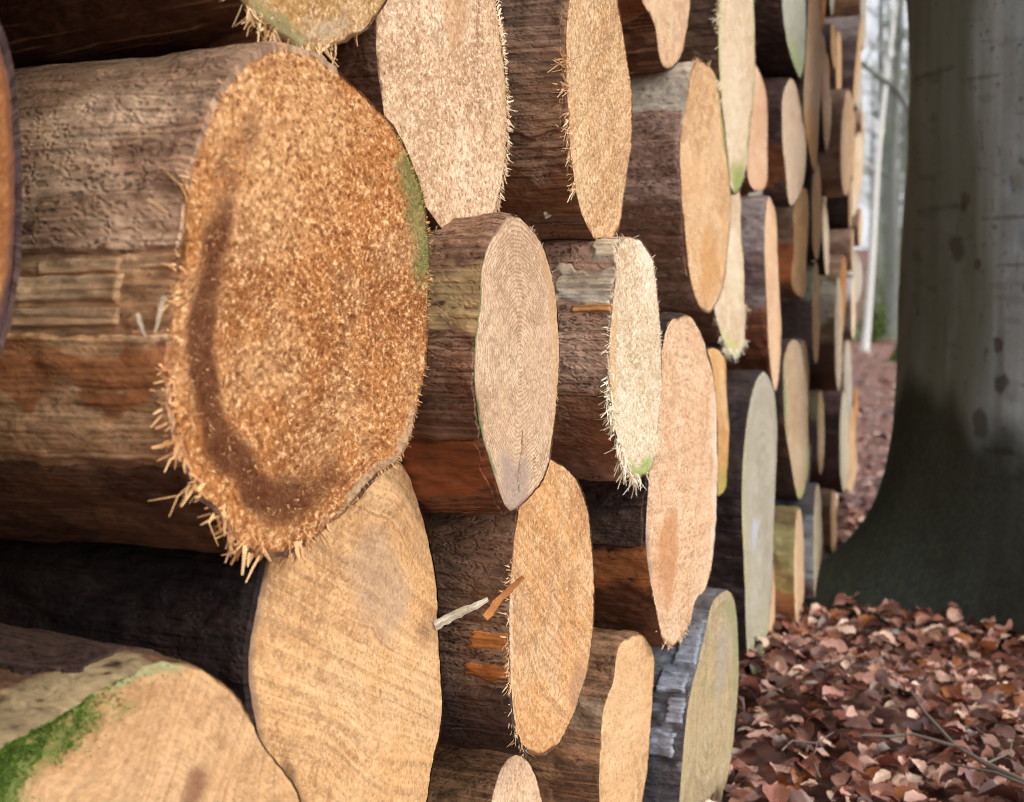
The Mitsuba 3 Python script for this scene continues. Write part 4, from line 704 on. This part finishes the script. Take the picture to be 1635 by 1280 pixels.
# torn rims and fibres
g = MADE["A"]
g.nap(22000, 0.0026, 0.0011, 0.5)
g.fibres([(150, 275, 300, 0.009, 0.0016, 1.0, 0.1, 0.45, 0.05), (195, 268, 130, 0.014, 0.0022, 1.0, -0.1, 0.45, 0.03), (95, 160, 120, 0.006, 0.0009, 1.0, 0.2, 0.5, 0.05),
          (-50, 60, 500, 0.003, 0.0006, 1.0, 0.4, 0.4, 0.02), (285, 312, 90, 0.004, 0.0008, 1.0, 0.2, 0.5, 0.03)])
g = MADE["F"]
g.nap(16000, 0.0026, 0.0006, 0.8)
g.fibres([(-85, 50, 620, 0.0115, 0.0013, 1.0, -0.15, 0.07, 0.01), (-100, -60, 60, 0.009, 0.0008, 1.0, 0.0, 0.3, 0.02)])
g = MADE["G"]
g.nap(9000, 0.0022, 0.0006, 0.8)
g.fibres([(110, 232, 420, 0.010, 0.0012, 1.0, -0.1, 0.35, 0.03), (150, 190, 60, 0.018, 0.0014, 1.0, 0.1, 0.5, 0.03)])
g = MADE["P"]
g.nap(12000, 0.0024, 0.0006, 0.8)
g.fibres([(185, 285, 520, 0.013, 0.0013, 1.0, 0.05, 0.35, 0.03), (90, 180, 120, 0.007, 0.0008, 1.0, -0.2, 0.4, 0.02), (-60, 60, 160, 0.004, 0.0007, 1.0, 0.2, 0.3, 0.01)])
g = MADE["O"]
g.nap(7000, 0.0016, 0.0005, 0.8)
g.fibres([(-40, 80, 200, 0.003, 0.0005, 1.0, 0.2, 0.4, 0.01)])
g = MADE["R"]
g.nap(6000, 0.0018, 0.0006, 0.8)
g.fibres([(120, 240, 260, 0.007, 0.0008, 1.0, 0.0, 0.4, 0.02)])
g = MADE["D"]
g.nap(12000, 0.003, 0.0007, 0.8)
g.fibres([(200, 300, 320, 0.012, 0.0014, 1.0, 0.0, 0.5, 0.04)])
g = MADE["I"]
g.nap(6000, 0.0018, 0.0006, 0.8)
g.fibres([(60, 130, 90, 0.008, 0.0009, 1.0, 0.0, 0.4, 0.02)])
g = MADE["J"]
g.nap(5000, 0.002, 0.0006, 0.8)
g.fibres([(100, 262, 460, 0.013, 0.0016, 1.0, -0.1, 0.25, 0.02), (-80, 80, 200, 0.005, 0.0008, 1.0, 0.0, 0.3, 0.02)])
g = MADE["S"]
g.nap(5000, 0.0025, 0.0008, 0.8)
g.fibres([(200, 330, 360, 0.012, 0.0017, 1.0, 0.1, 0.4, 0.05)])
for k, n in (("E", 5000), ("Q", 5000), ("AA", 4000), ("B", 2500), ("C", 2500)):
    MADE[k].nap(n, 0.0018, 0.0006, 0.8)
MADE["Q"].fibres([(215, 300, 220, 0.007, 0.0011, 1.0, 0.0, 0.5, 0.03)])

MADE["C"].moss(104, 160, 0.82, 5200, 0.0032, 0.0010)
MADE["A"].moss(2, 44, 0.93, 900, 0.0026, 0.0008)

# bark plates and peeled strips
g = MADE["A"]
r = bark_row(g.R, "pinkish", [(118, 16, 9, (112, 84, 66), 0.6)], c1=(202, 168, 140), c2=(176, 140, 114), c3=(96, 70, 58), pit=0.9, streak=0.6)
g.plate(82, 167.5, 0.0, 1.2, 0.0035, r, 0.005)
r = bark_row(g.R, "peeled", [(196, 6, 9, (160, 98, 58), 0.8)], c1=(198, 154, 114), c2=(206, 170, 132), c3=(126, 84, 58), pit=0.35, streak=0.55)
g.plate(187.5, 216, 0.0, 0.6, 0.0035, r, 0.004)
r = bark_row(g.R, "rust", [], c1=(110, 78, 56), c2=(90, 62, 46))
g.plate(217, 300, 0.0, 1.2, 0.002, r, 0.006)
r = bark_row(g.R, "strip")
g.plate(172.5, 180.0, 0.042, 0.17, 0.0035, r, 0.0015, "peeled_strip", label="pale peeled strip of wood")
g.plate(181.0, 186.0, 0.040, 0.15, 0.0022, r, 0.0015, "peeled_strip")
g.plate(168.5, 173.0, 0.045, 0.125, 0.0015, r, 0.0015, "peeled_strip")
g = MADE["P"]
r = bark_row(g.R, "white_strip")
g.plate(126, 146, 0.0, 0.075, 0.0022, r, 0.012, "peeled_strip", label="broken white strip of wood")
g.plate(112, 125, 0.0, 0.03, 0.004, r, 0.008, "peeled_strip")
r = bark_row(g.R, "orange_strip", c1=(198, 150, 98))
g.plate(147, 152, 0.0, 0.05, 0.002, r, 0.002, "peeled_strip")
g = MADE["R"]
r = bark_row(g.R, "orange_strip")
g.plate(197, 204, 0.0, 0.05, 0.0016, r, 0.006, "peeled_strip", label="orange strip of bare wood")
g.plate(181, 190, 0.0, 0.045, 0.0012, r, 0.008, "peeled_strip")
g.plate(208, 240, 0.0, 0.5, 0.005, bark_row(g.R, "dark", c1=(78, 54, 42)), 0.006)
g = MADE["O"]
g.plate(172, 216, 0.002, 0.8, 0.004, bark_row(g.R, "rust", [], c1=(108, 80, 66), c2=(132, 98, 78)), 0.004)
g.plate(216, 262, 0.008, 0.8, 0.003, bark_row(g.R, "rust", [(232, 12, 9, (138, 76, 42), 0.7)], c1=(118, 78, 56), c2=(98, 64, 48), streak=1.0), 0.006)
g = MADE["G"]
g.plate(120, 205, 0.006, 0.9, 0.004, bark_row(g.R, "rust", [], c1=(128, 102, 86), c2=(146, 114, 92)), 0.006)
g = MADE["Y"]
r = bark_row(g.R, "silver", c1=(150, 156, 172), c2=(128, 132, 146))
for a0, a1, t0, t1 in ((108, 132, 0.002, 0.035), (136, 150, 0.008, 0.05), (152, 168, 0.004, 0.03), (172, 186, 0.012, 0.06)):
    g.plate(a0, a1, t0, t1, 0.004, r, 0.004, curl=0.003)
g = MADE["Q"]
g.plate(150, 200, 0.004, 0.8, 0.007, bark_row(g.R, "dark", c1=(50, 36, 36)), 0.006)
g = MADE["B"]
g.plate(120, 215, 0.0, 0.8, 0.006, bark_row(g.R, "dark", c1=(44, 32, 30), c2=(34, 26, 26)), 0.003)
g = MADE["E"]
g.plate(-75, 75, 0.0, 0.8, 0.006, bark_row(g.R, "dark", c1=(92, 70, 68), c2=(70, 52, 52)), 0.004)
g = MADE["T"]
g.plate(196, 250, 0.002, 0.6, 0.004, bark_row(g.R, "rust", c1=(126, 74, 46), c2=(104, 60, 40)), 0.006)
g = MADE["I"]
g.plate(140, 235, 0.004, 0.8, 0.003, bark_row(g.R, "pinkish", [(212, 20, 9, (112, 74, 54), 0.8)], c1=(184, 154, 138), c2=(150, 120, 106), pit=1.0), 0.006)
g = MADE["C"]
g.plate(60, 110, 0.035, 0.8, 0.0025, bark_row(g.R, "dark", c1=(66, 46, 36)), 0.012)

# round, plainly cut logs around and behind; unseen ones are added for their shade
kinds = list(STYLE)
for num, (s, z, D, off, where) in enumerate(EXTRA):
    rng = np.random.default_rng(900 + num)
    key = next_key("log")
    c = ROW * s + INTO * off + np.array([0, 0, z])
    th = np.arange(24) * 2 * np.pi / 24
    radii = D * 500 * (1 - 0.03 + 0.03 * np.cos(2 * th + rng.random() * 6) + 0.012 * np.cos(3 * th + rng.random() * 6))
    g = Log(key, c, 22.5 + rng.normal() * 3, rng.normal() * 3, radii, 500 + num, 0.3, 2.2)
    g.build_face(face_row(g.R, kinds[rng.integers(5)]), step=0.004)
    g.build_bark(bark_row(g.R, ("rust", "dark", "pinkish", "lilac")[rng.integers(4)]), fine=0.12)
    labels[key] = {"category": "log", "label": ("unseen log added higher up or farther along the stack, outside the picture, for shade" if where == 0 else
                   "small distant log end among the many at the far edge of the stack" if where == 1 else "log set deep in a dark gap between the front logs")}
    labels[key]["group"] = ("unseen logs added beyond the picture for shade", "crowded distant log ends at the far edge", "logs set back in the gaps of the stack")[where]



# ---------------------------------------------------------------- ground and leaves
def ground_z(x, y):
    x, y = np.asarray(x, float), np.asarray(y, float)
    p = np.stack([x * 1.3, y * 1.3, x * 0], -1)
    z = 0.05 * (meshkit.fbm(p, 3, 21) - 0.5) * np.clip(y / 3, 0.2, 1)
    z += 0.03 * np.exp(-(((x - 0.95) / 0.25) ** 2 + ((y - 3.0) / 0.4) ** 2))     # litter banked against the tree
    z += 0.07 * np.exp(-(((x - 0.52) / 0.22) ** 2 + ((y - 2.25) / 0.25) ** 2))
    far = np.clip((y - 62) / 60, 0, 1)
    return z + 7.0 * far ** 1.3 + 0.4 * (meshkit.fbm(p * 0.06, 3, 22) - 0.5) * np.clip((y - 8) / 30, 0, 1)


def ground_sheet():
    xs = np.unique(np.r_[np.linspace(-160, -4, 40), np.linspace(-4, 8, 160), np.linspace(8, 160, 40)])
    ys = np.unique(np.r_[np.linspace(-60, -2, 20), np.linspace(-2, 10, 160), np.linspace(10, 60, 80), np.linspace(60, 300, 60)])
    X, Y = np.meshgrid(xs, ys, indexing="xy")
    v = np.stack([X, Y, ground_z(X, Y) - 0.012], -1).reshape(-1, 3)
    return v, grid_faces(len(ys), len(xs), False)


put("ground", ground_sheet(), "forest_soil", True)
labels["ground"] = {"label": "woodland floor under brown fallen beech leaves, running back to a pale clearing", "category": "ground", "kind": "structure"}


def leaf_shape(rng, nu=8, nv=5):
    """A curled dry beech leaf about 1 long, lying about z = 0, and its uv (x across, y along)."""
    s, t = np.meshgrid(np.linspace(-1, 1, nv), np.linspace(0, 1, nu), indexing="xy")
    wdt = 0.33 * np.sin(np.pi * np.clip(t, 0.0, 1) ** 0.85) ** 0.75 * (1 - 0.15 * t)
    x, y = s * wdt, t - 0.5
    fold, roll, arch = rng.uniform(-0.1, 0.45), rng.uniform(-0.7, 1.3), rng.uniform(-0.7, 1.0)
    z = np.abs(x) * fold + roll * x * x * 2.2 + 0.03 * np.sin(t * 22 + s * 2) * np.abs(s)
    z += arch * (0.25 - y * y) * 0.7 + rng.uniform(-0.3, 0.3) * x * y * 3
    z += 0.02 * rng.normal(size=z.shape) * np.abs(s)
    v = np.stack([x, y, z], -1).reshape(-1, 3)
    return v - v.mean(0) * [0, 0, 1], grid_faces(nu, nv, False), np.stack([(s * 0.5 + 0.5) * 0.98 + 0.01, t], -1).reshape(-1, 2)


def rotations(rng, N, tilt):
    a, b, c = rng.random(N) * 2 * np.pi, rng.normal(size=N) * tilt, rng.normal(size=N) * tilt
    def rot(ax, q):
        m = np.zeros((N, 3, 3))
        i, j = [(1, 2), (2, 0), (0, 1)][ax]
        m[:, ax, ax] = 1
        m[:, i, i] = m[:, j, j] = np.cos(q)
        m[:, i, j], m[:, j, i] = -np.sin(q), np.sin(q)
        return m
    return rot(0, b) @ rot(1, c) @ rot(2, a)


rng = np.random.default_rng(77)
VARIANTS = [leaf_shape(rng) for _ in range(14)]
COARSE = [leaf_shape(rng, 5, 3) for _ in range(8)]


def front_x(y):
    """Where the stack's front stands at depth y."""
    return (y * math.sin(PSI) - 0.5) / math.cos(PSI)


zones = []   # x, y, how high in the litter, size
def scatter(N, y0, y1, left, right, size, bank, p=1.0):
    y = y0 + (y1 - y0) * rng.random(N) ** p
    x = front_x(np.minimum(y, 5.0)) - 0.25 + (y > 5) * -0.4 + rng.random(N) * (np.interp(y, [y0, y1], [left, right]))
    zones.append((x, y, rng.random(N) ** 1.5 * bank, size * np.exp(rng.normal(size=N) * 0.26)))


scatter(8200, 1.2, 3.6, 1.9, 2.2, 0.041, 0.05)
scatter(6500, 3.4, 9.0, 2.4, 4.5, 0.046, 0.035, 1.15)
scatter(9000, 8.5, 38.0, 4.5, 14.0, 0.062, 0.035, 1.2)
x, y, up, size = (np.concatenate(q) for q in zip(*zones))
R3 = rotations(rng, len(x), np.where(y < 7, 0.30, 0.2))
order = np.argsort(np.hypot(x, y) - 0.6 * up)
V, Fc, UV, at = [], [], [], 0
gz = ground_z(x, y)
shown = [i for i in order if up[i] > 0.018 and 0.38 < x[i] / y[i] + 0.0 and y[i] < 3.2][:290]
shown_set = set(shown)
for i in range(len(x)):
    if i in shown_set:
        continue
    v, f, uv = (VARIANTS[i % 14] if y[i] < 4.5 else COARSE[i % 8])
    V.append((v * size[i]) @ R3[i].T + [x[i], y[i], gz[i] + up[i] + 0.004])
    Fc.append(f + at)
    UV.append(uv + [i + 400, 0])
    at += len(v)
put("ground__leaf_litter", (np.vstack(V), np.vstack(Fc)), "dead_leaf", True, np.vstack(UV))
labels["ground__leaf_litter"] = {"kind": "stuff"}
for q, i in enumerate(shown):
    v, f, uv = VARIANTS[i % 14]
    put("ground__leaf" if q == 0 else f"ground__leaf_{q:03d}", ((v * size[i]) @ R3[i].T + [x[i], y[i], gz[i] + up[i] + 0.004], f), "dead_leaf", True, uv + [q, 0])


# ---------------------------------------------------------------- tubes, trees
def tube(points, radii, sides=8, wob=0.0, seed=0, caps=True):
    p = np.asarray(points, float)
    rad = np.broadcast_to(radii, (len(p),)).astype(float)
    t = np.gradient(p, axis=0)
    t /= np.linalg.norm(t, axis=1, keepdims=True)
    a = np.cross(t, np.where(np.abs(t[:, 2:]) < 0.9, [0, 0, 1.0], [1.0, 0, 0]))
    a /= np.linalg.norm(a, axis=1, keepdims=True)
    b = np.cross(t, a)
    ang = np.arange(sides) * 2 * np.pi / sides
    rr = rad[:, None] * (1 + wob * (np.random.default_rng(seed).random((len(p), sides)) - 0.5))
    v = p[:, None] + rr[..., None] * (np.cos(ang)[None, :, None] * a[:, None] + np.sin(ang)[None, :, None] * b[:, None])
    uv = np.stack(np.broadcast_arrays(ang[None] + 0 * rad[:, None], np.r_[0, np.cumsum(np.linalg.norm(np.diff(p, axis=0), axis=1))][:, None]), -1)
    f = grid_faces(len(p), sides, True)
    tri = np.vstack([f[:, [0, 1, 2]], f[:, [0, 2, 3]]])
    v, uv = v.reshape(-1, 3), uv.reshape(-1, 2)
    if caps:
        n = len(v)
        v, uv = np.vstack([v, p[-1:] + t[-1:] * rad[-1]]), np.vstack([uv, uv[-1:]])
        j = (len(p) - 1) * sides + np.arange(sides)
        tri = np.vstack([tri, np.stack([j, (j - (len(p) - 1) * sides + 1) % sides + (len(p) - 1) * sides, np.full(sides, n)], 1)])
    return v, tri, uv


def join(parts):
    at, V, Fs, U = 0, [], [], []
    for v, f, uv in parts:
        V.append(v); Fs.append(f + at); U.append(uv)
        at += len(v)
    return (np.vstack(V), np.vstack(Fs)), np.vstack(U)


# the beech beside the stack: trunk with root flares
TX, TY = 1.395, 3.14
def beech_trunk():
    M = 260
    z = np.r_[np.linspace(-0.25, 1.5, 200), np.linspace(1.56, 9.0, 60)]
    th = np.arange(M + 1) * 2 * np.pi / M
    TH, ZZ = np.meshgrid(th, z, indexing="xy")
    zc = np.maximum(ZZ, 0)
    flare = 0.42 * np.exp(-zc / 0.155)
    lobes = 0
    for a, wd, k in ((math.radians(186), 0.42, 1.0), (math.radians(255), 0.34, 0.62), (math.radians(318), 0.40, 0.8), (math.radians(30), 0.45, 0.8), (math.radians(110), 0.45, 0.9)):
        d = np.abs((TH - a + np.pi) % (2 * np.pi) - np.pi)
        lobes = lobes + k * np.exp(-(d / wd) ** 2)
    R = 0.402 - 0.016 * np.clip(ZZ - 1.6, 0, 9) + flare * (0.12 + 0.95 * lobes)
    q = np.stack([np.cos(TH) * 2.2, np.sin(TH) * 2.2, ZZ * 1.6], -1)
    q2 = np.stack([np.cos(TH) * 9, np.sin(TH) * 9, ZZ * 9], -1)
    R = R + 0.05 * (meshkit.fbm(q, 3, 31) - 0.5) + 0.008 * (meshkit.fbm(q2, 3, 32) - 0.5)
    for (a, zz, dp, wa, wz) in ((228, 1.03, 0.012, 0.03, 0.02), (232, 0.90, 0.014, 0.03, 0.03), (250, 0.86, 0.02, 0.03, 0.03), (246, 0.60, 0.014, 0.025, 0.05), (262, 0.55, 0.022, 0.05, 0.015), (240, 0.72, 0.012, 0.02, 0.04)):
        d = np.abs((TH - math.radians(a) + np.pi) % (2 * np.pi) - np.pi)
        R = R - dp * np.exp(-(d / wa) ** 2 - ((ZZ - zz) / wz) ** 2)
    v = np.stack([TX + R * np.cos(TH), TY + R * np.sin(TH), ZZ + ground_z(TX, TY) * 0.3], -1).reshape(-1, 3)
    return (v, grid_faces(len(z), M + 1, False)), np.stack([TH, ZZ], -1).reshape(-1, 2)


m, uv = beech_trunk()
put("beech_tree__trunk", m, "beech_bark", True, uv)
for a, z0, ln in ((40, 6.2, 4.5), (160, 6.9, 4.0), (280, 7.6, 4.2), (95, 8.3, 4.0), (215, 8.8, 3.8)):
    d = np.array([math.cos(math.radians(a)), math.sin(math.radians(a)), 0.9])
    s = np.linspace(0, 1, 10)[:, None]
    pts = np.array([TX, TY, z0]) + d * s * ln + np.array([0, 0, 0.8]) * s ** 2
    mm, uu = join([tube(pts, 0.14 * (1 - 0.85 * s[:, 0]), 10)])
    k = "beech_tree__limb"
    i = 0
    while k in scene:
        i += 1
        k = f"beech_tree__limb_{i:03d}"
    put(k, mm, "beech_bark", True, uu)
labels["beech_tree"] = {"label": "thick grey beech trunk with black flaring roots at the right, in front of the stack", "category": "tree"}


# far trees seen through the gap
def far_tree(name, label, x0, depth, r, lean=0.0, bsdf="far_bark", height=16, flare=1.6, group=None, boughs=10, seed=0):
    key = next_key(name)
    rng = np.random.default_rng(seed)
    gz = float(ground_z(x0, depth))
    z = np.r_[0, 0.12, 0.3, 0.6, np.linspace(1.0, height, 16)]
    wig = 0.06 * np.sin(z * 0.7 + seed) * np.clip(z / 4, 0, 1)
    pts = np.stack([x0 + lean * z + wig, depth + 0 * z, gz - 0.1 + z], 1)
    rad = r * (1 - 0.75 * z / height) * (1 + (flare - 1) * np.exp(-z / 0.25))
    mm, uu = join([tube(pts, rad, 14, 0.06, seed)])
    put(key + "__trunk", mm, bsdf, True, uu)
    parts = []
    for b in range(boughs):
        k = rng.uniform(0.22, 0.95)
        o = np.array([np.interp(k * height, z, pts[:, 0]), depth, gz + k * height])
        a, up = rng.random() * 6.28, rng.uniform(0.2, 1.0)
        d = np.array([math.cos(a), math.sin(a), up]) * rng.uniform(1.2, 3.2) * (1.15 - k)
        s = np.linspace(0, 1, 6)[:, None]
        path = o + d * s + rng.normal(size=(6, 3)) * 0.06
        parts.append(tube(path, r * 0.28 * (1 - 0.85 * s[:, 0]), 5))
        for c in range(5):
            j = rng.integers(1, 6)
            e = rng.normal(size=3) * 0.5 + d * 0.25
            parts.append(tube(path[j] + e * np.linspace(0, 1, 4)[:, None], r * 0.07 * np.linspace(1, 0.3, 4), 4))
    if parts:
        mm, uu = join(parts)
        put(key + "__boughs", mm, bsdf, True, uu)
        labels[key + "__boughs"] = {"kind": "stuff"}
    labels[key] = {"label": label, "category": "tree"}
    if group:
        labels[key]["group"] = group
    return key


k = far_tree("birch_tree", "slim bright white birch stem leaning right, seen in the gap left of the beech", 7.312, 26, 0.078, 0.063, "birch_bark", 11, 1.3, boughs=6, seed=2)
k = far_tree("mossy_tree", "grey green tree with a bright mossy foot, half hidden behind the beech", 6.132, 19, 0.21, -0.002, height=15, flare=1.9, seed=3)
# moss cushion on its foot
rng = np.random.default_rng(4)
th = rng.random(2600) * 2 * np.pi
hz = rng.random(2600) ** 1.4 * 0.42
rr = 0.21 * (1 + 0.95 * np.exp(-hz / 0.16)) + 0.02
mp = np.stack([6.132 + rr * np.cos(th), 19 + rr * np.sin(th), hz + float(ground_z(6.132, 19)) - 0.05], 1)
d = np.stack([np.cos(th), np.sin(th), 0.4 + 0 * th], 1)
v, f, uv = splinters(mp, d / np.linalg.norm(d, axis=1, keepdims=True), np.full(2600, 0.05), np.full(2600, 0.02), rng, 0, False)
put(k + "__moss", (v, f), "moss", False)
labels[k + "__moss"] = {"label": "bright green moss round the foot", "kind": "stuff"}
FAR = [(11.47, 38, 0.2), (15.04, 52, 0.2), (20.54, 66, 0.3), (24.84, 85, 0.35), (34.23, 120, 0.3), (17.24, 58, 0.16), (15.36, 45, 0.3), (13.37, 36, 0.3), (20.31, 50, 0.35), (15.37, 60, 0.35), (11.77, 52, 0.3), (11.60, 64, 0.4), (18.05, 40, 0.3), (39.68, 130, 0.3), (32.12, 100, 0.4)]
for i, (fx, dep, r) in enumerate(FAR):
    far_tree("forest_tree", "blurred grey green trunk in the far woodland beyond the stack", fx, dep, r, np.random.default_rng(i).normal() * 0.01, group="far woodland trees", seed=20 + i, boughs=26, height=18)


# undergrowth: pale leafy shrubs at the clearing's edge
def shrub(x0, depth, h, label, seed):
    rng = np.random.default_rng(seed)
    key = next_key("shrub")
    gz = float(ground_z(x0, depth))
    parts, tips = [], []
    for b in range(26):
        a, o = rng.random() * 6.28, rng.uniform(0.1, 0.5)
        top = np.array([math.cos(a) * o, math.sin(a) * o, 1.0]) * h * rng.uniform(0.5, 1)
        s = np.linspace(0, 1, 6)[:, None]
        path = np.array([x0, depth, gz]) + top * s + rng.normal(size=(6, 3)) * 0.03 * s
        parts.append(tube(path, 0.016 * (1 - 0.8 * s[:, 0]), 4))
        for q in range(34):
            tips.append(path[0] + top * rng.uniform(0.2, 1.0) + rng.normal(size=3) * 0.16 * h)
    mm, uu = join(parts)
    put(key + "__stems", mm, "twig_bark", True, uu)
    labels[key + "__stems"] = {"kind": "stuff"}
    tips = np.array(tips)
    v0, f0, u0 = COARSE[seed % 8]
    Rm = rotations(rng, len(tips), 1.0)
    v = np.einsum("nij,kj->nki", Rm, v0 * 0.11) + tips[:, None]
    put(key + "__leaves", (v.reshape(-1, 3), (f0[None] + (np.arange(len(tips)) * len(v0))[:, None, None]).reshape(-1, 4)), "far_leaf", True)
    labels[key + "__leaves"] = {"kind": "stuff"}
    labels[key] = {"label": label, "category": "shrub"}


shrub(9.80, 34, 1.1, "pale blurred shrub left of the gap, low at the clearing's edge", 1)
shrub(12.07, 40, 2.4, "taller blue green blurred shrub in the middle of the gap", 2)
shrub(14.32, 46, 3.6, "tall pale green blurred shrub close to the beech's left edge", 3)


# ---------------------------------------------------------------- small loose things
def twig(key, pts, r, label, seed=0, sides=7):
    mm, uu = join([tube(pts, r * np.linspace(1, 0.5, len(pts)), sides, 0.25, seed)])
    put(key, mm, "twig_bark", True, uu)
    labels[key] = {"label": label, "category": "twig"}


def lay(pts, lift):
    p = np.array(pts, float)
    return np.c_[p, ground_z(p[:, 0], p[:, 1]) + lift]


key = "fallen_branch"
main = lay([(.687, 2.115), (.683, 2.036), (.692, 1.91), (.714, 1.845), (.744, 1.777), (.779, 1.682)], 0.055)
mm, uu = join([tube(main, 0.0042 * np.linspace(0.55, 1.3, 6), 7, 0.25, 1)])
put(key + "__stem", mm, "twig_bark", True, uu)
for q, (pts, r) in enumerate([([(.692, 1.91), (.638, 1.95), (.597, 1.939), (.553, 1.942)], 0.0028), ([(.754, 1.746), (.715, 1.812), (.657, 1.845)], 0.0026), ([(.714, 1.845), (.768, 1.891), (.802, 1.962)], 0.0018)]):
    mm, uu = join([tube(lay(pts, 0.055), r * np.linspace(1.2, 0.5, len(pts)), 6, 0.25, q)])
    put(key + "__side_branch" + (f"_{q:03d}" if q else ""), mm, "twig_bark", True, uu)
labels[key] = {"label": "grey forked dead branch lying on the leaves at the bottom right", "category": "branch"}
twig("twig", lay([(.42, 1.91), (.444, 1.942), (.479, 1.93), (.514, 1.962)], 0.05), 0.0018, "thin bent twig on the leaves right of the olive green log end", 3)
twig("twig_001", lay([(.65, 2.249), (.691, 2.329), (.737, 2.437), (.777, 2.521)], 0.05), 0.0022, "thin twig on the leaves between the large grey log and the beech's root", 4)
twig("twig_002", lay([(.456, 1.809), (.46, 1.877), (.482, 1.933)], 0.05), 0.0018, "short twig near the bottom edge, left of the forked branch", 5)


def chip(key, pts, w, th, style, label, seed):
    """A splinter of wood: a flat, ragged tapering sliver."""
    rng = np.random.default_rng(seed)
    p = np.array(pts, float)
    s = np.linspace(0, 1, len(p))
    si = np.linspace(0, 1, 14)
    p = np.stack([np.interp(si, s, p[:, k]) for k in range(3)], 1)
    d = p[-1] - p[0]
    d /= np.linalg.norm(d)
    side = np.cross(d, [0.25, -1.0, 0.1])
    side /= np.linalg.norm(side)
    nrm = np.cross(d, side)
    prof = w * (1 - 0.55 * si ** 3) * (1 + 0.35 * (rng.random(14) - 0.5))
    off = side[None] * (0.15 * w * (rng.random((14, 1)) - 0.5))
    ring = [p + off + side * a * prof[:, None] + nrm * b * th for a, b in ((-0.5, -0.4), (0.5, -0.5), (0.55, 0.4), (-0.45, 0.5))]
    v = np.stack(ring, 1).reshape(-1, 3)
    f = grid_faces(14, 4, True)
    tri = np.vstack([f[:, [0, 1, 2]], f[:, [0, 2, 3]], [[0, 3, 2], [0, 2, 1], [52, 53, 54], [52, 54, 55]]])
    i = bark_row(1.0, style)
    uv = np.stack(np.broadcast_arrays(4 * i + np.array([0, w, w + th, 2 * w])[None], (si * np.linalg.norm(pts[0] - np.array(pts[-1])))[:, None]), -1).reshape(-1, 2)
    put(key, (v, tri), "log_bark", False, uv)
    labels[key] = {"label": label, "category": "splinter"}


chip("wood_splinter", [(-.075, 1.182, .441), (-.05, 1.203, .450), (-.025, 1.233, .455)], 0.0085, 0.004, "white_strip", "pale grey splinter jutting over the gap between two sawn log ends", 1)
chip("wood_splinter_001", [(-.026, 1.183, .449), (-.012, 1.19, .466), (.011, 1.197, .486)], 0.0075, 0.004, "orange_strip", "orange pointed splinter crossing the rim of the orange tan cut end", 2)
chip("wood_splinter_002", [(.036, 1.42, .850), (.047, 1.424, .855), (.058, 1.428, .857)], 0.008, 0.003, "white_strip", "small white chip stuck low on the bark left of the wispy tan cut end", 3)
chip("wood_splinter_003", [(.042, 1.43, .947), (.048, 1.44, .955), (.054, 1.45, .961)], 0.005, 0.003, "strip", "tiny pale splinter on the bark beside the wispy tan cut end's rim", 4)
chip("wood_splinter_004", [(-0.2391, 0.8299, 0.8146), (-0.233, 0.8299, 0.8105), (-0.2259, 0.8288, 0.8054)], 0.003, 0.002, "strip", "slim splinter stuck to the bark at the upper left rim of the largest log", 5)
chip("wood_splinter_005", [(-0.2462, 0.8261, 0.74), (-0.2441, 0.825, 0.7328), (-0.241, 0.825, 0.7246)], 0.003, 0.002, "white_strip", "short white splinter standing at the right end of the pale peeled strip", 6)
chip("wood_splinter_006", [(-0.2275, 0.8231, 0.7513), (-0.2306, 0.822, 0.74), (-0.2337, 0.821, 0.7267)], 0.003, 0.002, "white_strip", "pale leaning splinter against the left rim of the largest log, half way down", 7)

for nm, rows, wd in (("face", FACE_ROWS, FACE_W), ("bark", BARK_ROWS, BARK_W)):
    a = np.array(rows, np.float32)
    assert a.shape[1] == wd, (nm, a.shape)
    TABLES[nm] = (mi.Float(a.ravel()), wd)
